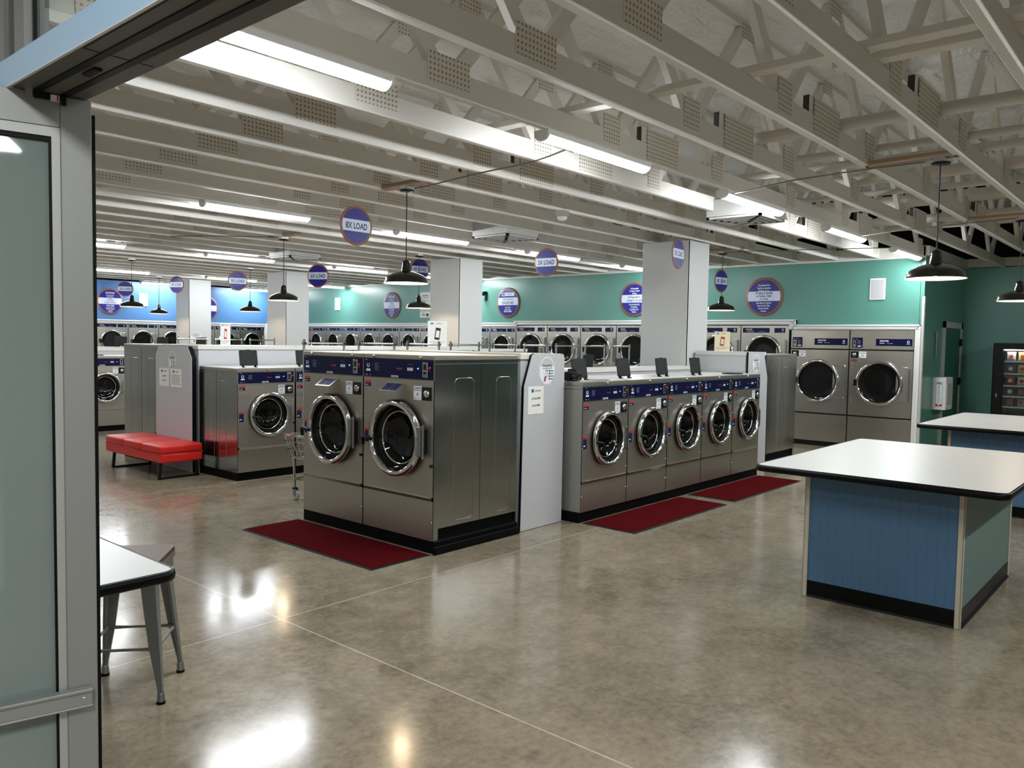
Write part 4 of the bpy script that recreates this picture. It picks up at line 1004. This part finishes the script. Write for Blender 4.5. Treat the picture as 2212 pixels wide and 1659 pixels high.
def bag(m, ww, hh, dd):
    b = MB(); n = 8; vs = []
    for s in (-1, 1):
        for j in range(n + 1):
            for i in range(n + 1):
                u, v = i / n * 2 - 1, j / n; t = max(0, (1 - abs(u) ** 3)) * max(0, 1 - abs(2 * v - 1) ** 3)
                vs.append((u * ww / 2 * (1 - .08 * math.sin(PI * v)), s * dd / 2 * t + .002 * math.sin(9 * u + 7 * v), v * hh))
    N = (n + 1) ** 2
    fs = [(k, k + 1, k + n + 2, k + n + 1) for j in range(n) for i in range(n) for k in [j * (n + 1) + i]]
    b.add(vs, fs + [tuple(q + N for q in f[::-1]) for f in fs], m, True)
    return b
GRID = [['silver', 'yellow', 'red', 'cream'], ['purple', 'yellow', 'red', 'silver'], ['red', 'cream', 'grey', 'yellow'], ['brown', 'grey', 'cream', 'blue'], ['grey', 'silver', 'red', 'brown']]
SHN = ['top', 'second', 'third', 'fourth', 'fifth']
for j, rw in enumerate(GRID):
    for i, cname in enumerate(rw):
        lx = .235 + .155 * i
        o = bag('bag_' + cname, .13 if j < 3 else .10, .145 if j < 3 else .12, .05).disc((0, -.026, .07), .03, 'bag_' + ('cream' if cname in ('red', 'purple', 'blue', 'brown') else 'red'), 14).build('snack_bag')
        tag(o, '%s snack packet on the %s shelf of the vending machine, %s from its left' % (cname, SHN[j], ORD[i]), 'snack', 'snacks in the vending machine')
        o.location = (14.62 + .13, 2.58 - lx, ROWZ[j] + .001); o.rotation_euler = (0, 0, NEG_X)

# ------------------------------------------------------------------ folding tables
def rr_slab(x0, x1, y0, y1, r, n=6):
    out = []
    for cx, cy, a0 in ((x1 - r, y1 - r, 0), (x0 + r, y1 - r, PI / 2), (x0 + r, y0 + r, PI), (x1 - r, y0 + r, 1.5 * PI)):
        for i in range(n): a = a0 + PI / 2 * i / (n - 1); out.append((cx + r * math.cos(a), cy + r * math.sin(a)))
    return out
def slab_top(x0, x1, y0, y1, r, z, parent, name='tabletop'):
    p = rr_slab(x0, x1, y0, y1, r)
    t = MB().prism(p, 2, z - .036, z, 'laminate_white').build(name, parent)
    e = MB(); n = len(p); cxm, cym = (x0 + x1) / 2, (y0 + y1) / 2; prof = [(0, .001), (.006, .0015), (.013, -.004), (.016, -.018), (.013, -.034), (.004, -.040), (-.02, -.040)]
    q = [p[(i + 1) % n] for i in range(n)]; nr = []
    for i in range(n):
        a, c2 = p[i - 1], p[(i + 1) % n]; dx, dy = c2[0] - a[0], c2[1] - a[1]; L2 = math.hypot(dx, dy); nr.append((dy / L2, -dx / L2))
    vs = [(p[i][0] + nr[i][0] * o2, p[i][1] + nr[i][1] * o2, z + dz) for o2, dz in prof for i in range(n)]
    e.add(vs, [(k * n + i, k * n + (i + 1) % n, (k + 1) * n + (i + 1) % n, (k + 1) * n + i)[::-1] for k in range(len(prof) - 1) for i in range(n)], 'edge_black', True)
    e.build('edge_band', t, 'black rubber edge')
def make_table():
    r = thing('folding_table', '-', 'folding table')
    slab_top(-.27, 1.75, -.25, 1.12, .05, .85, r)
    L2, W2 = 1.47, .895
    MB().box((.01, .01, .01), (L2 - .01, W2 - .01, .812), 'black').build('core', r)
    MB().box((0, .018, .10), (.01, W2 - .018, .812), 'beadboard_blue').build('side_board', r, 'blue beadboard end')
    MB().box((L2 - .01, .018, .10), (L2, W2 - .018, .812), 'beadboard_blue').build('side_board', r, 'blue beadboard end')
    MB().box((.018, 0, .10), (L2 - .018, .01, .812), 'beadboard_grey').build('side_board', r, 'grey-green beadboard side')
    MB().box((.018, W2 - .01, .10), (L2 - .018, W2, .812), 'beadboard_grey').build('side_board', r, 'grey-green beadboard side')
    b = MB().box((-.004, .02, .006), (.006, W2 - .02, .105), 'edge_black').box((L2 - .006, .02, .006), (L2 + .004, W2 - .02, .105), 'edge_black').box((.02, -.004, .006), (L2 - .02, .006, .105), 'edge_black').box((.02, W2 - .006, .006), (L2 - .02, W2 + .004, .105), 'edge_black')
    b.prism([(.015, .0), (-.012, .0), (-.006, .012), (.015, .02)], 1, .03, W2 - .03, 'mat_edge')
    b.box((.03, -.014, 0), (L2 - .03, .0, .010), 'mat_edge')
    b.build('base_board', r)
    for x, y in ((0, 0), (0, W2), (L2, 0), (L2, W2)):
        sx, sy = (1 if x == 0 else -1), (1 if y == 0 else -1)
        c2 = MB().box((x - sx * .007, y - sy * .007, 0), (x + sx * .024, y + sy * .001, .812), 'post_beige', .002, 1).box((x - sx * .007, y - sy * .007, 0), (x + sx * .001, y + sy * .024, .812), 'post_beige', .002, 1)
        for z in (.09, .28, .66): c2.lathe([(.004, 0), (0, -.003)], (x + sx * .012, y - .008, z), 'zinc', 'y', 6)
        c2.build('corner_post', r)
    return r
ft = make_table()
place(ft, False, (5.072, 1.0, 0), 0, 'near white-topped folding table with blue beadboard base and black edge', 'folding tables')
place(ft, True, (8.86, 1.02, 0), 0, 'far white-topped folding table behind the near one, by the vending machine', 'folding tables')

# window counter and stool by the entrance
ct = thing('window_counter', 'white counter with black rounded edge behind the door leaf', 'counter', (0, 0, 0))
slab_top(.86, 1.368, 2.79, 5.4, .045, .752, ct, 'countertop')
MB().box((.88, 3.3, 0), (.93, 5.3, .711), 'panel_grey').box((.93, 5.2, 0), (1.3, 5.25, .711), 'panel_grey').build('support', ct)
st = thing('bar_stool', 'grey metal stool with dark wooden seat tucked at the counter', 'stool', (1.562, 3.605, 0), math.radians(50))
HB, HT, ZT = .188, .135, .575
MB().prism(rr_slab(-.155, .155, -.155, .155, .03), 2, .597, .619, 'wood_seat').build('seat', st, 'dark brown wooden seat')
MB().prism(rr_slab(-.157, .157, -.157, .157, .03), 2, .575, .597, 'gun_metal').prism(rr_slab(-.15, .15, -.15, .15, .03), 2, .53, .576, 'gun_metal').build('seat_pan', st)
for sx in (-1, 1):
    for sy in (-1, 1):
        b = MB(); vs = []
        for t, wd in ((0, .062), (.25, .056), (.6, .044), (.93, .022), (1.0, .020)):
            z = .56 * (1 - t) + .035 * t; q = HT + (HB - .01 - HT) * t
            ox, oy = sx * q, sy * q
            ring = [(ox, oy), (ox - sx * wd, oy), (ox - sx * wd, oy - sy * .012), (ox - sx * .018, oy - sy * .018), (ox - sx * .012, oy - sy * wd), (ox, oy - sy * wd)]
            if sx * sy > 0: ring = ring[::-1]
            vs += [(x, y, z) for x, y in ring]
        fs = [(k * 6 + i, k * 6 + (i + 1) % 6, (k + 1) * 6 + (i + 1) % 6, (k + 1) * 6 + i) for k in range(4) for i in range(6)]
        b.add(vs, fs, 'gun_metal').add(vs[-6:], [list(range(6))], 'gun_metal')
        q = HB - .018
        b.tube([(sx * (HT + .012), sy * (HT + .012), .35), (sx * (HB - .024), sy * (HB - .024), .08)], [.006, .009], 'gun_metal', 6)
        lg = b.build('leg', st)
        MB().lathe([(.017, .0), (.018, .012), (.016, .016), (.016, .04), (.012, .05)], (sx * (q - .002), sy * (q - .002), 0), 'zinc', 'z', 14).lathe([(0, .0), (.019, .0), (.019, .012), (.0175, .0125)], (sx * (q - .002), sy * (q - .002), 0), 'rubber', 'z', 14).build('foot', lg, 'black rubber tipped foot')
for i in range(4):
    a = [(-1, -1), (1, -1), (1, 1), (-1, 1)][i]; c2 = [(1, -1), (1, 1), (-1, 1), (-1, -1)][i]; z = .235; q = HT + (HB - HT) * (.56 - z) / .56 - .018
    MB().tube([(a[0] * q, a[1] * q, z), (a[0] * q * .7 + c2[0] * q * .3, a[1] * q * .7 + c2[1] * q * .3, z), (a[0] * q * .3 + c2[0] * q * .7, a[1] * q * .3 + c2[1] * q * .7, z), (c2[0] * q, c2[1] * q, z)], [.011, .0065, .0065, .011], 'gun_metal', 8).build('foot_rail', st)

# red bench
bn = thing('bench', 'red padded bench with black sled legs before the white end panel', 'bench', (4.065, 8.62, 0))
BL, BW = 1.43, .49
b = MB().box((0, 0, .19), (BW, BL, .292), 'bench_red', .018, 3); b.build('seat_base', bn)
for i in range(3):
    b = MB().box((-.004, BL * i / 3 + .002, .288), (BW + .004, BL * (i + 1) / 3 - .002, .385), 'bench_red', .026, 4)
    for f in range(len(b.s)): b.s[f] = True
    b.build('cushion', bn)
MB().tube([(-.004, -.001, .29), (-.004, BL + .001, .29), (BW + .004, BL + .001, .29), (BW + .004, -.001, .29)], .005, 'bench_red', 6, True).build('piping', bn)
for y in (.07, BL - .17):
    b = MB()
    for xa in (.04, BW - .04):
        x2 = xa + (-.018 if xa < .2 else .018); b.prism([(xa - .014, .192), (xa + .014, .192), (x2 + .014, 0), (x2 - .014, 0)], 1, y, y + .03, 'black')
    b.box((.022, y, 0), (BW - .022, y + .03, .02), 'black'); b.build('leg', bn)

# mats
def mat_thing(x0, x1, y0, y1, lab):
    r = thing('floor_mat', lab, 'mat', (0, 0, 0), group='dark red floor mats'); e = .022
    b = MB(); o = [(x0, y0), (x1, y0), (x1, y1), (x0, y1)]; i2 = [(x0 + e, y0 + e), (x1 - e, y0 + e), (x1 - e, y1 - e), (x0 + e, y1 - e)]
    vs = [(x, y, .0008) for x, y in o] + [(x, y, .007) for x, y in i2]
    b.add(vs, [(k, (k + 1) % 4, 4 + (k + 1) % 4, 4 + k) for k in range(4)] + [(3, 2, 1, 0)], 'mat_edge'); b.build('border', r)
    n = 24; v2 = []; 
    for j in range(5):
        for i in range(n + 1):
            v2.append((x0 + e + (x1 - x0 - 2 * e) * i / n, y0 + e + (y1 - y0 - 2 * e) * j / 4, .0085 + .0015 * random.random()))
    MB().add(v2, [(j * (n + 1) + i, j * (n + 1) + i + 1, (j + 1) * (n + 1) + i + 1, (j + 1) * (n + 1) + i) for j in range(4) for i in range(n)], 'mat_red', True).build('carpet', r)
mat_thing(3.49, 4.055, 4.29, 5.985, 'dark red mat in front of large washers 3 and 4')
mat_thing(5.70, 7.42, 3.555, 4.112, 'dark red mat in front of small washers 5 and 6')
mat_thing(7.60, 9.36, 3.56, 4.112, 'dark red mat in front of small washers 7 to 9')

# laundry carts in the aisle
def make_cart():
    r = thing('laundry_cart', '-', 'laundry cart', group='wire laundry carts in the aisle')
    cw, cl = .56, .60
    def lp(z, ins): return [(ins, ins, z), (cw - ins, ins, z), (cw - ins, cl - ins, z), (ins, cl - ins, z)]
    b = MB().tube(lp(.65, 0), .011, 'chrome', 8, True)
    for z, ins in ((.585, .018), (.505, .038), (.43, .058)): b.tube(lp(z, ins), .005, 'chrome', 6, True)
    for s in range(4):
        t0, t1 = lp(.65, 0), lp(.42, .06)
        for k in range(9):
            u = (k + .5) / 9; A0 = Vector(t0[s]).lerp(Vector(t0[(s + 1) % 4]), u); A1 = Vector(t1[s]).lerp(Vector(t1[(s + 1) % 4]), u)
            b.tube([A0, A1], .0026, 'chrome', 5)
    for k in range(9): x = .06 + (cw - .12) * k / 8; b.tube([(x, .06, .42), (x, cl - .06, .42)], .0026, 'chrome', 5)
    b.build('basket', r)
    b = MB().tube([(.085, .07, .42), (.095, .08, .10)], .012, 'chrome', 8).tube([(cw - .085, .07, .42), (cw - .095, .08, .10)], .012, 'chrome', 8).tube([(.085, cl - .07, .42), (.095, cl - .08, .10)], .012, 'chrome', 8).tube([(cw - .085, cl - .07, .42), (cw - .095, cl - .08, .10)], .012, 'chrome', 8)
    b.tube([(.09, .075, .21), (cw - .09, .075, .21), (cw - .09, cl - .075, .21), (.09, cl - .075, .21)], .008, 'chrome', 6, True).build('frame', r)
    for x in (.095, cw - .095):
        for y in (.08, cl - .08):
            c2 = MB().lathe([(0, .0), (.028, .002), (.028, .014), (.012, .02)], (x, y, .105), 'rubber', 'z', 14).box((x - .016, y - .035, .045), (x - .012, y + .015, .11), 'zinc').box((x + .012, y - .035, .045), (x + .016, y + .015, .11), 'zinc').build('caster', r)
            n = 18; w2 = MB(); pr = [(.018, -.011), (.042, -.011), (.048, -.006), (.048, .006), (.042, .011), (.018, .011)]
            vs = [(x + t, y - .018 + rr * math.cos(2 * PI * k / n), .048 + rr * math.sin(2 * PI * k / n)) for rr, t in pr for k in range(n)]
            w2.add(vs, [(i * n + k, i * n + (k + 1) % n, (i + 1) * n + (k + 1) % n, (i + 1) * n + k) for i in range(5) for k in range(n)], 'grille_grey', True)
            w2.box((x - .012, y - .036, .03), (x + .012, y, .066), 'zinc', .004, 1).build('wheel', c2)
    for x in (.045, cw - .045): MB().tube([(x, cl / 2, .65), (x, cl / 2, 1.585)], .0125, 'chrome', 10).box((x - .018, cl / 2 - .018, 1.535), (x + .018, cl / 2 + .018, 1.56), 'chrome', .004, 1).build('post', r)
    MB().tube([(.018, cl / 2, .65), (cw - .018, cl / 2, .65)], .009, 'chrome', 8).tube([(.045, cl / 2, 1.548), (cw - .045, cl / 2, 1.548)], .0105, 'chrome', 10).build('hanging_bar', r)
    return r
cart = make_cart()
for i in range(9):
    place(cart, i > 0, (4.435 + .655 * i, 6.235, 0), 0, 'wire laundry cart peeking out left of large washer 3' if i == 0 else 'chrome laundry cart hidden behind washer 3 but for its hanging bar, %s from the left' % ORD[i])
for i in range(3):
    place(cart, True, (6.05 + .63 * i, 12.0, 0), 0, 'chrome laundry cart in the far aisle behind the bench, %s from the door frame' % ORD[i])

# photo camera left on washer 5
cm = thing('photo_camera', 'black photo camera with strap lying on small washer 5', 'camera', (5.765, 4.30, 1.2525), math.radians(-8))
MB().box((-.065, -.035, 0), (.065, .035, .085), 'black', .012, 3).prism([(-.03, .08), (.03, .08), (.018, .11), (-.018, .11)], 1, -.03, .025, 'black').box((.03, -.045, .01), (.06, -.02, .08), 'black', .008, 2).build('body', cm)
MB().lathe([(.036, 0), (.038, -.03), (.036, -.075), (.03, -.078), (.024, -.06), (0, -.055)], (-.01, -.034, .042), 'black_gloss', 'y', 24).build('lens', cm)
sp = [Vector(p) for p in ((.066, .0, .07), (.10, -.02, .04), (.14, -.06, .008), (.19, -.13, .006), (.25, -.18, .008), (.30, -.175, .01), (.31, -.14, .012), (.26, -.12, .01), (.17, -.12, .012), (.10, -.06, .02), (.06, -.03, .055))]
b = MB(); vs = []
for i, p in enumerate(sp):
    d2 = (sp[min(i + 1, len(sp) - 1)] - sp[max(i - 1, 0)]).normalized(); nn = d2.cross(Vector((0, 0, 1))).normalized() * .013
    vs += [p - nn + Vector((0, 0, .0)), p + nn, p + nn + Vector((0, 0, .003)), p - nn + Vector((0, 0, .003))]
b.add(vs, [(i * 4 + k, i * 4 + (k + 1) % 4, (i + 1) * 4 + (k + 1) % 4, (i + 1) * 4 + k) for i in range(len(sp) - 1) for k in range(4)], 'lid_black').build('strap', cm)
